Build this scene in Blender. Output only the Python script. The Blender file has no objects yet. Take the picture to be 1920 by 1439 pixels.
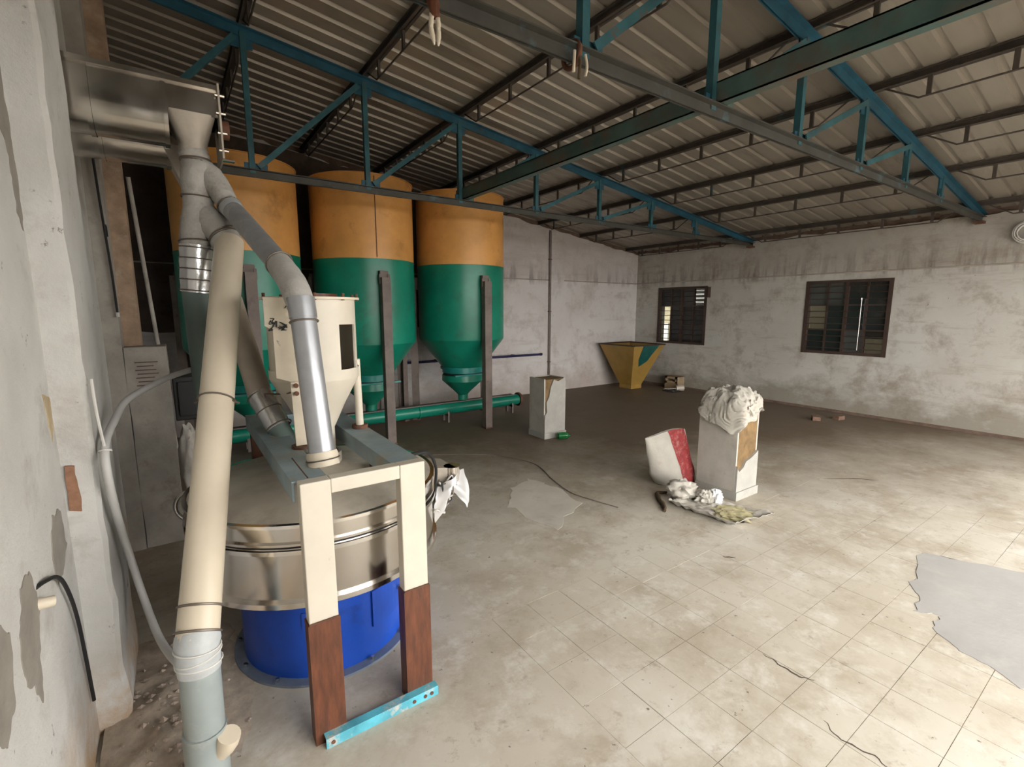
import bpy, bmesh, math, random
from mathutils import Vector, Matrix, noise
R = math.radians
random.seed(7)
scene = bpy.context.scene
col = scene.collection

# ------------------------------------------------------------------ camera
cam_d = bpy.data.cameras.new('camera')
cam_d.sensor_fit = 'HORIZONTAL'
cam_d.sensor_width = 36.0
cam_d.lens = 36.0 * 900.0 / 1920.0
cam_d.clip_start = 0.05
cam = bpy.data.objects.new('camera', cam_d)
cam.location = (0, 0, 1.65)
cam.rotation_euler = (R(90 - 8.8), 0, R(-35.0))
col.objects.link(cam)
scene.camera = cam

# ------------------------------------------------------------------ daylight
world = bpy.data.worlds.new('overcast_sky')
scene.world = world
world.use_nodes = True
bg = world.node_tree.nodes['Background']
bg.inputs[0].default_value = (1.0, 0.975, 0.94, 1)
bg.inputs[1].default_value = 9.0
scene.view_settings.view_transform = 'Standard'
scene.view_settings.look = 'None'
scene.view_settings.gamma = 1.0
scene.view_settings.exposure = -0.14
scene.view_settings.use_curve_mapping = False
scene.cycles.use_denoising = True
scene.cycles.max_bounces = 4
scene.cycles.glossy_bounces = 3
scene.cycles.use_adaptive_sampling = True
scene.cycles.adaptive_threshold = 0.08
scene.cycles.diffuse_bounces = 2
scene.cycles.sample_clamp_indirect = 10.0

# ------------------------------------------------------------------ key dimensions
XR, YB, XL, YF = 8.67, 7.45, -0.375, -0.9      # right wall, back wall, left wall, open front
SL = 0.1333                                    # roof slope
def zc(x): return 2.835 + SL * (8.65 - x)      # truss top chord centre line
def zroof(x): return zc(x) + 0.035 + 0.062     # underside of the roof sheets

# ------------------------------------------------------------------ materials
class NT:
    def __init__(s, name):
        s.m = bpy.data.materials.new(name); s.m.use_nodes = True
        s.t = s.m.node_tree; s.n = s.t.nodes; s.b = s.n['Principled BSDF']
        g = s.n.new('ShaderNodeNewGeometry'); s.pos = g.outputs['Position']
    def link(s, a, b): s.t.links.new(a, b)
    def val(s, k, v): s.b.inputs[k].default_value = v
    def coords(s, sc=(1, 1, 1), off=(0, 0, 0)):
        mp = s.n.new('ShaderNodeMapping')
        mp.inputs['Scale'].default_value = sc; mp.inputs['Location'].default_value = off
        s.link(s.pos, mp.inputs['Vector']); return mp.outputs[0]
    def noise(s, scale, detail=5, rough=.6, sc=(1, 1, 1), off=(0, 0, 0), dist=0):
        t = s.n.new('ShaderNodeTexNoise'); s.link(s.coords(sc, off), t.inputs['Vector'])
        t.inputs['Scale'].default_value = scale; t.inputs['Detail'].default_value = min(detail, 6)
        t.inputs['Roughness'].default_value = rough; t.inputs['Distortion'].default_value = dist
        return t.outputs['Fac']
    def ramp(s, f, lo, hi, a=0., b=1.):
        r = s.n.new('ShaderNodeMapRange'); r.clamp = True
        s.link(f, r.inputs[0])
        for i, v in enumerate((lo, hi, a, b)): r.inputs[i + 1].default_value = v
        return r.outputs[0]
    def mul(s, a, b, op='MULTIPLY'):
        m = s.n.new('ShaderNodeMath'); m.operation = op
        for i, v in enumerate((a, b)):
            if isinstance(v, (int, float)): m.inputs[i].default_value = v
            else: s.link(v, m.inputs[i])
        return m.outputs[0]
    def sep(s):
        x = s.n.new('ShaderNodeSeparateXYZ'); s.link(s.pos, x.inputs[0]); return x.outputs
    def mix(s, f, a, b):
        m = s.n.new('ShaderNodeMix'); m.data_type = 'RGBA'
        if isinstance(f, (int, float)): m.inputs[0].default_value = f
        else: s.link(f, m.inputs[0])
        for i, v in ((6, a), (7, b)):
            if isinstance(v, tuple): m.inputs[i].default_value = (*v[:3], 1)
            else: s.link(v, m.inputs[i])
        return m.outputs[2]
    def color(s, c):
        if isinstance(c, tuple): s.val('Base Color', (*c[:3], 1))
        else: s.link(c, s.b.inputs['Base Color'])
    def bump(s, f, strength=.3, dist=.01):
        b = s.n.new('ShaderNodeBump'); b.inputs['Strength'].default_value = strength
        b.inputs['Distance'].default_value = dist; s.link(f, b.inputs['Height'])
        s.link(b.outputs[0], s.b.inputs['Normal'])

M = {}
def simple(name, c, rough=.6, metal=0., var=.12, scale=6., dirt=None, dirt_lo=.55, dirt_hi=.75, dscale=5., sc=(1, 1, 1),
           bump=0., bscale=30., spec=.5, rvar=0.):
    t = NT(name)
    a = tuple(v * (1 - var) for v in c); b = tuple(min(1, v * (1 + var)) for v in c)
    o = t.mix(t.ramp(t.noise(scale, sc=sc), .3, .7), a, b)
    if dirt: o = t.mix(t.ramp(t.noise(dscale, 8, .7, sc=sc, off=(3.1, 7.7, 1.3)), dirt_lo, dirt_hi), o, dirt)
    t.color(o); t.val('Metallic', metal); t.val('Specular IOR Level', spec)
    if rvar: t.link(t.ramp(t.noise(scale * 2, off=(9, 2, 4)), .3, .7, max(.03, rough - rvar), rough + rvar), t.b.inputs['Roughness'])
    else: t.val('Roughness', rough)
    if bump: t.bump(t.noise(bscale, 4), bump, .01)
    M[name] = t.m
    return t

# floor: worn cement tiles, dusty
t = NT('floor'); xyz = t.sep()
c = t.mix(t.ramp(t.noise(.75, 6, .62, dist=.12), .40, .60), (.53, .475, .385), (.61, .565, .48))
c = t.mix(t.ramp(t.noise(1.9, 9, .74, off=(4, 1, 0), dist=.12), .46, .64, 0, .9), c, (.42, .36, .275))
c = t.mix(t.ramp(t.noise(4.5, 9, .72, off=(1, 8, 0), dist=.12), .52, .68, 0, .8), c, (.68, .645, .57))
c = t.mix(t.ramp(t.noise(8., 8, .75, off=(11, 3, 0), dist=.12), .58, .70, 0, .8), c, (.35, .29, .22))
c = t.mix(t.ramp(t.noise(26., 3, .6, off=(5, 5, 0)), .68, .74), c, (.17, .135, .10))
# oily brown soiling plus painted-in light falloff toward the rear, ragged by noise
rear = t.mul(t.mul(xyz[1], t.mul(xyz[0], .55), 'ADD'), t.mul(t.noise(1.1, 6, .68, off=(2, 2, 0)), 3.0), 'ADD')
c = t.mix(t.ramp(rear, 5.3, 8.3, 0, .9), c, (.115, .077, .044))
t.color(c); t.val('Roughness', .62); t.val('Specular IOR Level', .3)
t.bump(t.noise(40, 5), .12, .004)
M['floor'] = t.m
t = NT('grout')
c = t.mix(t.ramp(t.noise(1.6, 6, .7, off=(3, 0, 0)), .42, .66), (.50, .44, .345), (.24, .195, .145))
t.color(c); t.val('Roughness', .85); M['grout'] = t.m
simple('patch', (.385, .37, .35), .75, var=.1, scale=2.5, dirt=(.46, .44, .40), dscale=3.5, bump=.15)
simple('patch_pale', (.57, .53, .455), .7, var=.12, scale=3, dirt=(.45, .40, .33), dscale=4)
simple('crack', (.09, .07, .05), .9)
simple('soil', (.46, .385, .305), .95, var=.25, scale=14, dirt=(.54, .45, .38), dscale=9, bump=.5, bscale=40)
simple('stone', (.40, .32, .26), .95, var=.35, scale=20)

def plaster(name, a, b, stain, low, seed=0., amt=1.):
    t = NT(name); xyz = t.sep()
    c = t.mix(t.ramp(t.noise(1.1, 7, .66, off=(seed, 0, seed), dist=.12), .38, .62), a, b)
    # smoky blotches
    c = t.mix(t.ramp(t.noise(2.3, 9, .74, off=(seed + 2, 3, 1), dist=.12), .50, .68, 0, .85 * amt), c, stain)
    # long horizontal smears and rubbed lines
    h = t.ramp(t.noise(1.9, 8, .72, sc=(.40, .40, 3.0), off=(seed + 5, 0, 2), dist=.12), .54, .70, 0, .6 * amt)
    c = t.mix(h, c, stain)
    # damp rising from the foot of the wall, ragged outline
    dz = t.mul(xyz[2], t.mul(t.noise(1.7, 8, .7, sc=(1, 1, 1.6), off=(seed, 6, 0), dist=.12), 1.5), 'SUBTRACT')
    c = t.mix(t.mul(t.ramp(dz, -.62, -.22, 1, 0), .65), c, low)
    up_ = t.mul(t.ramp(xyz[2], 2.2, 2.25, 0, 1), t.ramp(t.noise(1.3, 6, .7, off=(seed + 8, 2, 2)), .3, .6, .25, .8))
    c = t.mix(t.mul(up_, .6), c, tuple(v * .95 for v in stain))
    # run-off streaks above the lintel ledge
    s_ = t.mul(t.ramp(t.noise(6., 6, .65, sc=(1, 1, .14), off=(seed, 1, 0)), .47, .62), t.ramp(xyz[2], 2.22, 2.62, 1, 0))
    s_ = t.mul(s_, t.ramp(xyz[2], 2.10, 2.22, 0, 1))
    c = t.mix(t.mul(s_, .7), c, tuple(v * .45 for v in stain))
    # black specks and knocks
    c = t.mix(t.ramp(t.noise(11., 7, .75, off=(seed, 9, 4)), .66, .72, 0, .75), c, (.10, .08, .065))
    t.color(c); t.val('Roughness', .9); t.val('Specular IOR Level', .2)
    t.bump(t.noise(9, 8, .7, off=(seed, 0, 0)), .4, .012)
    M[name] = t.m
plaster('plaster_back', (.62, .575, .55), (.68, .65, .63), (.42, .36, .33), (.42, .35, .30), seed=1., amt=.8)
plaster('plaster_right', (.49, .465, .42), (.55, .535, .49), (.29, .24, .19), (.20, .165, .115), seed=12., amt=.9)
# left wall: whitewash flaking to grey render and red brick
t = NT('plaster_left')
c = t.mix(t.ramp(t.noise(1.6, 6, .6), .35, .65), (.50, .485, .45), (.62, .61, .58))
c = t.mix(t.ramp(t.noise(3.1, 8, .7, off=(4, 4, 1), dist=.12), .54, .70, 0, .7), c, (.38, .35, .31))
c = t.mix(t.ramp(t.noise(12., 7, .75, off=(3, 0, 2)), .64, .71), c, (.19, .155, .13))
xyz = t.sep()
c = t.mix(t.mul(t.ramp(xyz[2], .05, .42, 1, 0), t.ramp(t.noise(4, 7, .7, off=(0, 2, 5)), .36, .56)), c, (.45, .30, .17))
t.color(c); t.val('Roughness', .92); t.bump(t.noise(7, 8, .7), .5, .02); M['plaster_left'] = t.m
simple('bare_render', (.27, .245, .21), .95, var=.15, scale=9, bump=.3)
simple('flaked_tan', (.46, .36, .22), .95, var=.2, scale=12, dirt=(.6, .56, .5), dscale=14)
simple('plaster_grey', (.36, .33, .29), .92, var=.2, scale=5, dirt=(.20, .16, .13), dscale=3.5, bump=.3)
simple('brick_post', (.36, .25, .17), .92, var=.3, scale=9, dirt=(.48, .42, .34), dscale=6, bump=.4)
simple('brick', (.27, .14, .085), .9, var=.25, scale=25, bump=.3)
simple('brick_dusty', (.19, .115, .08), .95, var=.3, scale=20)
simple('shade_brown', (.105, .078, .062), .95, var=.3, scale=5, dirt=(.05, .04, .035), dscale=4, bump=.4)  # dark brown for the shade painted on the wall behind the silos
simple('mortar_dark', (.15, .10, .075), .95, var=.3, scale=8, bump=.5)
simple('band', (.36, .31, .26), .92, var=.25, scale=3, dirt=(.20, .15, .12), dscale=4)
simple('stub_render', (.46, .43, .38), .9, var=.14, scale=5, dirt=(.36, .30, .24), dscale=5, bump=.25)
simple('stub_white', (.37, .355, .32), .9, var=.1, scale=6, dirt=(.48, .42, .34), dscale=7, dirt_lo=.60, bump=.2)
simple('stub_core', (.20, .125, .055), .95, var=.3, scale=9, dirt=(.10, .065, .035), dscale=6, bump=.5)
simple('roof_sheet', (.37, .33, .275), .42, metal=.35, var=.14, scale=1.5, sc=(.4, 2, 1), dirt=(.19, .165, .13), dscale=1.6)
simple('teal_paint', (.03, .115, .14), .5, var=.35, scale=5, dirt=(.12, .075, .05), dscale=7, dirt_lo=.58, dirt_hi=.7)
simple('blue_paint', (.02, .095, .145), .45, var=.3, scale=6, dirt=(.09, .07, .06), dscale=8, dirt_lo=.6)
simple('chord_paint', (.05, .048, .04), .6, var=.3, scale=5, dirt=(.07, .11, .12), dscale=4, dirt_lo=.56, dirt_hi=.66)
simple('purlin_paint', (.075, .06, .05), .65, var=.3, scale=6, dirt=(.05, .15, .17), dscale=3, dirt_lo=.58)
simple('beam_green', (.075, .135, .12), .5, var=.3, scale=4, dirt=(.14, .10, .075), dscale=3.5, dirt_lo=.46, dirt_hi=.66)
simple('silo_orange', (.72, .355, .10), .42, var=.16, scale=2.2, dirt=(.36, .16, .05), dscale=3, dirt_lo=.56, dirt_hi=.8)
simple('silo_green', (.006, .21, .135), .34, var=.22, scale=2.4, dirt=(.03, .12, .08), dscale=4)
simple('silo_teal', (.012, .23, .20), .35, var=.2, scale=6)
simple('leg_brown', (.17, .135, .115), .6, var=.25, scale=5, dirt=(.09, .06, .05), dscale=5)
simple('rust', (.13, .055, .03), .75, var=.4, scale=14, dirt=(.05, .03, .02), dscale=9)
simple('rust_red', (.12, .040, .018), .5, var=.45, scale=7, sc=(6, 6, 1), dirt=(.06, .025, .015), dscale=7, dirt_lo=.52)
simple('dark_gap', (.02, .02, .02), .8)
simple('cream_paint', (.62, .565, .465), .42, var=.06, scale=6, dirt=(.50, .40, .28), dscale=11, dirt_lo=.68, dirt_hi=.76)
simple('cream_worn', (.66, .58, .45), .5, var=.12, scale=7, dirt=(.10, .07, .05), dscale=17, dirt_lo=.66, dirt_hi=.70)
simple('pvc_cream', (.68, .59, .455), .30, var=.05, scale=5, dirt=(.60, .50, .37), dscale=6, dirt_lo=.6, dirt_hi=.85)
simple('pvc_tan', (.50, .43, .34), .5, var=.12, scale=8)
simple('pvc_grey', (.30, .34, .33), .38, var=.1, scale=6, dirt=(.42, .43, .41), dscale=7)
simple('pvc_green_grey', (.14, .19, .17), .5, var=.12, scale=6)
simple('pipe_grey', (.36, .37, .38), .42, metal=.35, var=.14, scale=10, dirt=(.5, .49, .46), dscale=12)
simple('pipe_steel', (.40, .41, .43), .36, metal=.55, var=.1, scale=14)
simple('tape_silver', (.74, .74, .74), .26, metal=.8, var=.12, scale=20, bump=.3, bscale=25)
simple('tape_white', (.47, .49, .49), .45, var=.1, scale=18, bump=.2)
simple('cloth_grey', (.43, .41, .375), .95, var=.1, scale=14, dirt=(.28, .25, .22), dscale=8, bump=.35, bscale=60)
simple('wire', (.20, .17, .14), .5, metal=.6)
simple('cord_white', (.62, .60, .56), .8)
simple('stainless', (.62, .58, .53), .20, metal=1., var=.10, scale=3, sc=(1, 1, .3), dirt=(.42, .37, .32), dscale=4, dirt_lo=.58, dirt_hi=.85, rvar=.06)
simple('stainless_dusty', (.44, .39, .325), .5, metal=.15, var=.22, scale=4, dirt=(.56, .50, .42), dscale=3, dirt_lo=.42, dirt_hi=.66)
simple('lid_dusty', (.58, .52, .43), .45, metal=.1, var=.25, scale=3.5, dirt=(.70, .64, .54), dscale=4, dirt_lo=.45, dirt_hi=.66)
simple('stainless_bright', (.75, .72, .68), .16, metal=1., var=.08, scale=9)
simple('drum_blue', (.008, .065, .42), .35, var=.15, scale=5, dirt=(.012, .035, .19), dscale=4, dirt_lo=.6)
simple('flange_blue_grey', (.20, .24, .30), .5, metal=.3, var=.2, scale=9)
simple('rubber_black', (.012, .012, .012), .6)
simple('rail_blue', (.26, .34, .37), .5, var=.2, scale=6, dirt=(.36, .26, .13), dscale=6, dirt_lo=.52, dirt_hi=.72)
simple('angle_cyan', (.10, .42, .52), .45, var=.35, scale=8, dirt=(.50, .47, .42), dscale=6, dirt_lo=.55, dirt_hi=.62)
simple('hose_grey', (.52, .51, .49), .5, var=.06)
simple('black_plastic', (.018, .018, .018), .45)
simple('weave_white', (.45, .42, .365), .8, var=.08, scale=10, dirt=(.42, .33, .26), dscale=7, dirt_lo=.60, dirt_hi=.75, bump=.25, bscale=70)
simple('weave_red', (.27, .03, .03), .75, var=.3, scale=30, dirt=(.42, .19, .17), dscale=20, dirt_lo=.52, dirt_hi=.75)
simple('bag_white', (.85, .85, .85), .45, var=.03)
simple('powder_yellow', (.50, .45, .26), .95, var=.2, scale=20, bump=.4)
simple('strap_brown', (.075, .045, .02), .8, var=.3)
simple('bottle_green', (.01, .14, .035), .25, var=.2)
simple('hopper_yellow', (.36, .215, .05), .5, var=.15, scale=4, dirt=(.27, .25, .09), dscale=4)
simple('patch_dark_green', (.006, .085, .075), .4, var=.3, scale=8)
simple('frame_brown', (.055, .033, .025), .55, var=.25)
simple('pane_dark', (.022, .026, .026), .16, var=.3, scale=3, dirt=(.06, .06, .055), dscale=3)
simple('pane_grey', (.07, .075, .072), .2, var=.2, scale=3)
simple('outside_beige', (.52, .47, .34), .9, var=.1)
simple('outside_dark', (.055, .05, .045), .9, var=.2)
simple('sky_panel_white', (.78, .80, .84), .6)
simple('card_brown', (.34, .25, .15), .9, var=.15)
simple('pipe_navy', (.012, .012, .07), .4)
simple('ground_outside', (.27, .24, .20), .9, var=.15, scale=1.)
t = NT('pane_clear')
tr = t.n.new('ShaderNodeBsdfTransparent'); tr.inputs[0].default_value = (.72, .72, .68, 1)
mx = t.n.new('ShaderNodeMixShader'); mx.inputs[0].default_value = .12
t.val('Roughness', .1); t.val('Base Color', (.1, .1, .1, 1))
t.link(tr.outputs[0], mx.inputs[1]); t.link(t.b.outputs[0], mx.inputs[2])
t.link(mx.outputs[0], t.n['Material Output'].inputs[0]); M['pane_clear'] = t.m
# red panel of the printed sack: colour set per material slot; cyclone marking is a mesh of its own

# ------------------------------------------------------------------ mesh helpers
class MB:
    def __init__(s): s.v = []; s.f = []
    def add(s, vs, fs):
        o = len(s.v); s.v += [tuple(v) for v in vs]; s.f += [tuple(i + o for i in f) for f in fs]; return s
    def box(s, x0, x1, y0, y1, z0, z1):
        return s.add([(x, y, z) for z in (z0, z1) for y in (y0, y1) for x in (x0, x1)],
                     [(0, 2, 3, 1), (4, 5, 7, 6), (0, 1, 5, 4), (2, 6, 7, 3), (0, 4, 6, 2), (1, 3, 7, 5)])
    def bar(s, a, b, w, h, up=(0, 0, 1), off=(0, 0)):
        a, b = Vector(a), Vector(b); d = (b - a).normalized(); u = Vector(up)
        sd = d.cross(u).normalized(); u = sd.cross(d).normalized()
        vs = []
        for p in (a, b):
            p = p + sd * off[0] + u * off[1]
            for i, j in ((-1, -1), (1, -1), (1, 1), (-1, 1)): vs.append(p + sd * i * w / 2 + u * j * h / 2)
        return s.add(vs, [(0, 1, 2, 3), (4, 7, 6, 5), (0, 4, 5, 1), (1, 5, 6, 2), (2, 6, 7, 3), (3, 7, 4, 0)])
    def tube(s, path, rad, seg=14, cap=True, wr=0., seed=0.):
        P = [Vector(p) for p in path]; n = len(P)
        if isinstance(rad, (int, float)): rad = [rad] * n
        T = [(P[min(i + 1, n - 1)] - P[max(i - 1, 0)]).normalized() for i in range(n)]
        u = T[0].orthogonal().normalized(); vs = []
        for i in range(n):
            u = (u - T[i] * u.dot(T[i])).normalized(); w = T[i].cross(u)
            for k in range(seg):
                a = 2 * math.pi * k / seg; r = rad[i]
                if wr: r *= 1 + wr * noise.noise(Vector((math.cos(a) * 1.3, math.sin(a) * 1.3, i * .55 + seed)))
                vs.append(P[i] + (u * math.cos(a) + w * math.sin(a)) * r)
        fs = [(i * seg + k, i * seg + (k + 1) % seg, (i + 1) * seg + (k + 1) % seg, (i + 1) * seg + k) for i in range(n - 1) for k in range(seg)]
        if cap: fs += [tuple(range(seg - 1, -1, -1)), tuple((n - 1) * seg + k for k in range(seg))]
        return s.add(vs, fs)
    def lathe(s, prof, cx=0, cy=0, seg=48, cap0=False, cap1=False):
        vs = [(cx + r * math.cos(2 * math.pi * k / seg), cy + r * math.sin(2 * math.pi * k / seg), z) for r, z in prof for k in range(seg)]
        n = len(prof)
        fs = [(i * seg + k, i * seg + (k + 1) % seg, (i + 1) * seg + (k + 1) % seg, (i + 1) * seg + k) for i in range(n - 1) for k in range(seg)]
        if cap0: fs.append(tuple(range(seg - 1, -1, -1)))
        if cap1: fs.append(tuple((n - 1) * seg + k for k in range(seg)))
        return s.add(vs, fs)
    def ring(s, c, axis, R0, r, seg=28, rs=8, arc=1.):
        ax = Vector(axis).normalized(); u = ax.orthogonal().normalized(); w = ax.cross(u); c = Vector(c)
        pts = [c + (u * math.cos(2 * math.pi * k / seg) + w * math.sin(2 * math.pi * k / seg)) * R0 for k in range(seg + 1)]
        return s.tube(pts, r, rs, cap=False)
    def prism(s, poly, z0, z1):
        n = len(poly)
        vs = [(x, y, z0) for x, y in poly] + [(x, y, z1) for x, y in poly]
        return s.add(vs, [tuple(range(n - 1, -1, -1)), tuple(range(n, 2 * n))] + [(i, (i + 1) % n, n + (i + 1) % n, n + i) for i in range(n)])
    def mesh(s, name, mat, smooth=None):
        me = bpy.data.meshes.new(name); me.from_pydata(s.v, [], s.f); me.validate()
        bm = bmesh.new(); bm.from_mesh(me); bmesh.ops.recalc_face_normals(bm, faces=bm.faces)
        if smooth is not None:
            for f in bm.faces: f.smooth = True
            for e in bm.edges:
                e.smooth = len(e.link_faces) == 2 and e.calc_face_angle(0) < R(smooth)
        bm.to_mesh(me); bm.free()
        me.materials.append(M[mat]); return me
    def build(s, name, mat, parent=None, smooth=None, bevel=0.):
        o = bpy.data.objects.new(name, s.mesh(name, mat, smooth)); col.objects.link(o)
        if parent is not None:
            o.parent = parent
            if parent.parent is None: o.location = -parent.location
        if bevel:
            b = o.modifiers.new('bevel', 'BEVEL'); b.width = bevel; b.segments = 2; b.limit_method = 'ANGLE'
        return o

def tag(o, label=None, cat=None, group=None, kind=None):
    if label: o['label'] = label
    if cat: o['category'] = cat
    if group: o['group'] = group
    if kind: o['kind'] = kind
    return o
def thing(name, label, cat, loc=(0, 0, 0), group=None):
    o = bpy.data.objects.new(name, None); o.location = loc; o.empty_display_size = .1
    col.objects.link(o); return tag(o, label, cat, group)
def struct(o, label=None): return tag(o, label, None, None, 'structure')
def copy_tree(o, parent=None):
    c = o.copy(); col.objects.link(c)
    if parent is not None: c.parent = parent
    for ch in list(o.children): copy_tree(ch, c)
    return c
def lerp(a, b, n): 
    a, b = Vector(a), Vector(b); return [a.lerp(b, i / (n - 1)) for i in range(n)]
def spline(pts, n=8):
    P = [Vector(p) for p in pts]; P = [P[0] * 2 - P[1]] + P + [P[-1] * 2 - P[-2]]; out = []
    for i in range(1, len(P) - 2):
        for k in range(n):
            t = k / n; a, b, c, d = P[i - 1:i + 3]
            out.append(.5 * ((2 * b) + (c - a) * t + (2 * a - 5 * b + 4 * c - d) * t * t + (3 * b - a - 3 * c + d) * t ** 3))
    out.append(P[-2]); return out
def blob(center, size, seed, amp=.2, freq=3., ridge=.0, flat=None, sub=4):
    bm = bmesh.new(); bmesh.ops.create_icosphere(bm, subdivisions=sub, radius=1)
    m = MB(); 
    for v in bm.verts:
        p = v.co.copy(); d = 1 + amp * noise.fractal(p * freq + Vector((seed, 0, 0)), 1., 2., 3)
        if ridge: d += ridge * (abs(noise.noise(Vector((p.x * freq * 2.2, p.y * freq * 2.2, p.z * freq * .7 + seed)))) - .25)
        q = Vector((p.x * size[0], p.y * size[1], p.z * size[2])) * d
        z = q.z + center[2]
        if flat is not None: z = max(z, flat)
        m.v.append((q.x + center[0], q.y + center[1], z))
    m.f = [tuple(v.index for v in f.verts) for f in bm.faces]; bm.free(); return m

# ================================================================== SETTING
# ---- floor: slab (grout bed) with real tiles near the camera, cement skim beyond
T = .2352; X0 = 1.97; Y0 = .585
gx0, gx1 = X0 - T * 3, X0 + T * 14          # tiled field in view
gy0, gy1 = Y0 - T * 3, Y0 + T * 6
fl = struct(MB().box(XL - .3, XR + .25, YF - .2, YB + .25, -.2, -.003).build('floor', 'grout'))
ff = MB()
def rect(x0, x1, y0, y1): ff.box(x0, x1, y0, y1, -.003, 0)
rect(XL - .0, gx0, YF - .2, YB); rect(gx1, XR, YF - .2, YB); rect(gx0, gx1, gy1, YB); rect(gx0, gx1, YF - .2, gy0)
ff.build('cement_screed', 'floor', fl)
tm = MB().box(-T / 2 + .0013, T / 2 - .0013, -T / 2 + .0013, T / 2 - .0013, -.003, 0).mesh('tile', 'floor')
rt_ = random.Random(3)
ni, nj = round((gx1 - gx0) / T), round((gy1 - gy0) / T)
for j in range(nj):
    for i in range(ni):
        o = bpy.data.objects.new('tile', tm); col.objects.link(o); o.parent = fl
        o.location = (gx0 + (i + .5) * T, gy0 + (j + .5) * T, rt_.uniform(-.0006, .0006))
        o.rotation_euler = (rt_.uniform(-.0016, .0016), rt_.uniform(-.0016, .0016), rt_.uniform(-.003, .003))
def ragged(pts, amp, seed, n=6):
    out = []
    for i in range(len(pts)):
        a, b = Vector((*pts[i], 0)), Vector((*pts[(i + 1) % len(pts)], 0))
        for k in range(n):
            p = a.lerp(b, k / n); v = []
            for o_ in (0, 5.):
                v.append(noise.noise(Vector((p.x * 7, p.y * 7, seed + o_))) + .55 * noise.noise(Vector((p.x * 26, p.y * 26, seed + o_))))
            out.append((p.x + amp * v[0], p.y + amp * v[1]))
    return out
MB().prism(ragged([(3.42, .80), (4.06, .90), (4.27, .45), (4.6, .28), (4.3, .0), (2.95, .2), (2.91, .27), (3.02, .50), (3.12, .60), (3.28, .62), (3.22, .70)], .05, 1.), 0, .0022).build('cement_patch', 'patch', fl)
MB().prism(ragged([(2.19, 3.17), (2.20, 2.62), (2.73, 2.86), (2.80, 3.35), (2.72, 3.62), (2.45, 3.5)], .07, 3.), 0, .0015).build('cement_patch', 'patch_pale', fl)
def crack(pts, w, seed):
    P = spline([(x, y, 0) for x, y in pts], 6); L = []; Rr = []
    for i, p in enumerate(P):
        d = (P[min(i + 1, len(P) - 1)] - P[max(i - 1, 0)]).normalized(); n_ = Vector((-d.y, d.x, 0))
        ww = w * math.sin(math.pi * (i + .4) / len(P)) * (.7 + .5 * noise.noise(Vector((i * .7, seed, 0))))
        j = n_ * .012 * noise.noise(Vector((i * .45, seed + 3, 1)))
        L.append(((p + n_ * ww + j).x, (p + n_ * ww + j).y)); Rr.append(((p - n_ * ww + j).x, (p - n_ * ww + j).y))
    MB().prism(L + Rr[::-1], 0, .0012).build('crack', 'crack', fl)
crack([(2.20, 1.02), (2.19, .93), (2.19, .85), (2.22, .80)], .006, 1)
crack([(4.06, .905), (4.13, .76), (4.12, .62), (4.27, .44)], .0055, 2)
crack([(3.30, .70), (3.33, .62), (3.37, .55)], .004, 3)
crack([(2.02, .68), (1.98, .60), (2.0, .50), (1.98, .42)], .004, 4)
crack([(5.1, 1.95), (5.35, 1.78), (5.5, 1.62)], .012, 5)
crack([(2.90, 1.66), (2.95, 1.60)], .01, 6)
# soil and rubble by the foot of the left pilaster
m = MB(); nx = 22
g = [[None] * nx for _ in range(nx)]
for j in range(nx):
    for i in range(nx):
        x = -.36 + .56 * i / (nx - 1); y = 1.75 + 1.15 * j / (nx - 1)
        e = max(0, 1 - ((x + .2) / .38) ** 2) * max(0, 1 - ((y - 2.32) / .58) ** 2)
        h = e * (.03 + .03 * noise.noise(Vector((x * 9, y * 9, 0))) + .015 * noise.noise(Vector((x * 31, y * 31, 3)))) - .006
        g[j][i] = (x, y, h)
m.add([p for r_ in g for p in r_], [(j * nx + i, j * nx + i + 1, (j + 1) * nx + i + 1, (j + 1) * nx + i) for j in range(nx - 1) for i in range(nx - 1)])
tag(m.build('soil_heap', 'soil', None, 60), 'low heap of brown soil and plaster dust at the left pilaster foot', 'soil', kind='stuff')
m = MB(); rr = random.Random(5)
for k in range(150):
    x = rr.gauss(-.13, .11); y = rr.gauss(2.25, .24)
    if x < -.34 or x > .16 or y < 1.8 or y > 2.85: continue
    r_ = rr.uniform(.004, .017); e = max(0, 1 - ((x + .2) / .38) ** 2) * max(0, 1 - ((y - 2.32) / .58) ** 2)
    a = [rr.uniform(.6, 1.3) for _ in range(6)]
    z = max(0, e * .03) + r_ * .3
    m.add([(x - r_ * a[0], y, z), (x + r_ * a[1], y, z), (x, y - r_ * a[2], z), (x, y + r_ * a[3], z), (x, y, z - r_ * .6), (x, y, z + r_ * .6 * a[4])],
          [(0, 2, 5), (2, 1, 5), (1, 3, 5), (3, 0, 5), (2, 0, 4), (1, 2, 4), (3, 1, 4), (0, 3, 4)])
tag(m.build('rubble_crumbs', 'stone'), 'scattered reddish rubble crumbs on the soil beside the left pilaster', 'rubble', kind='stuff')
# ground outside
struct(MB().box(-14, 24, -30, YF - .2, -.25, -.05).build('ground_outside', 'ground_outside'))

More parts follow.
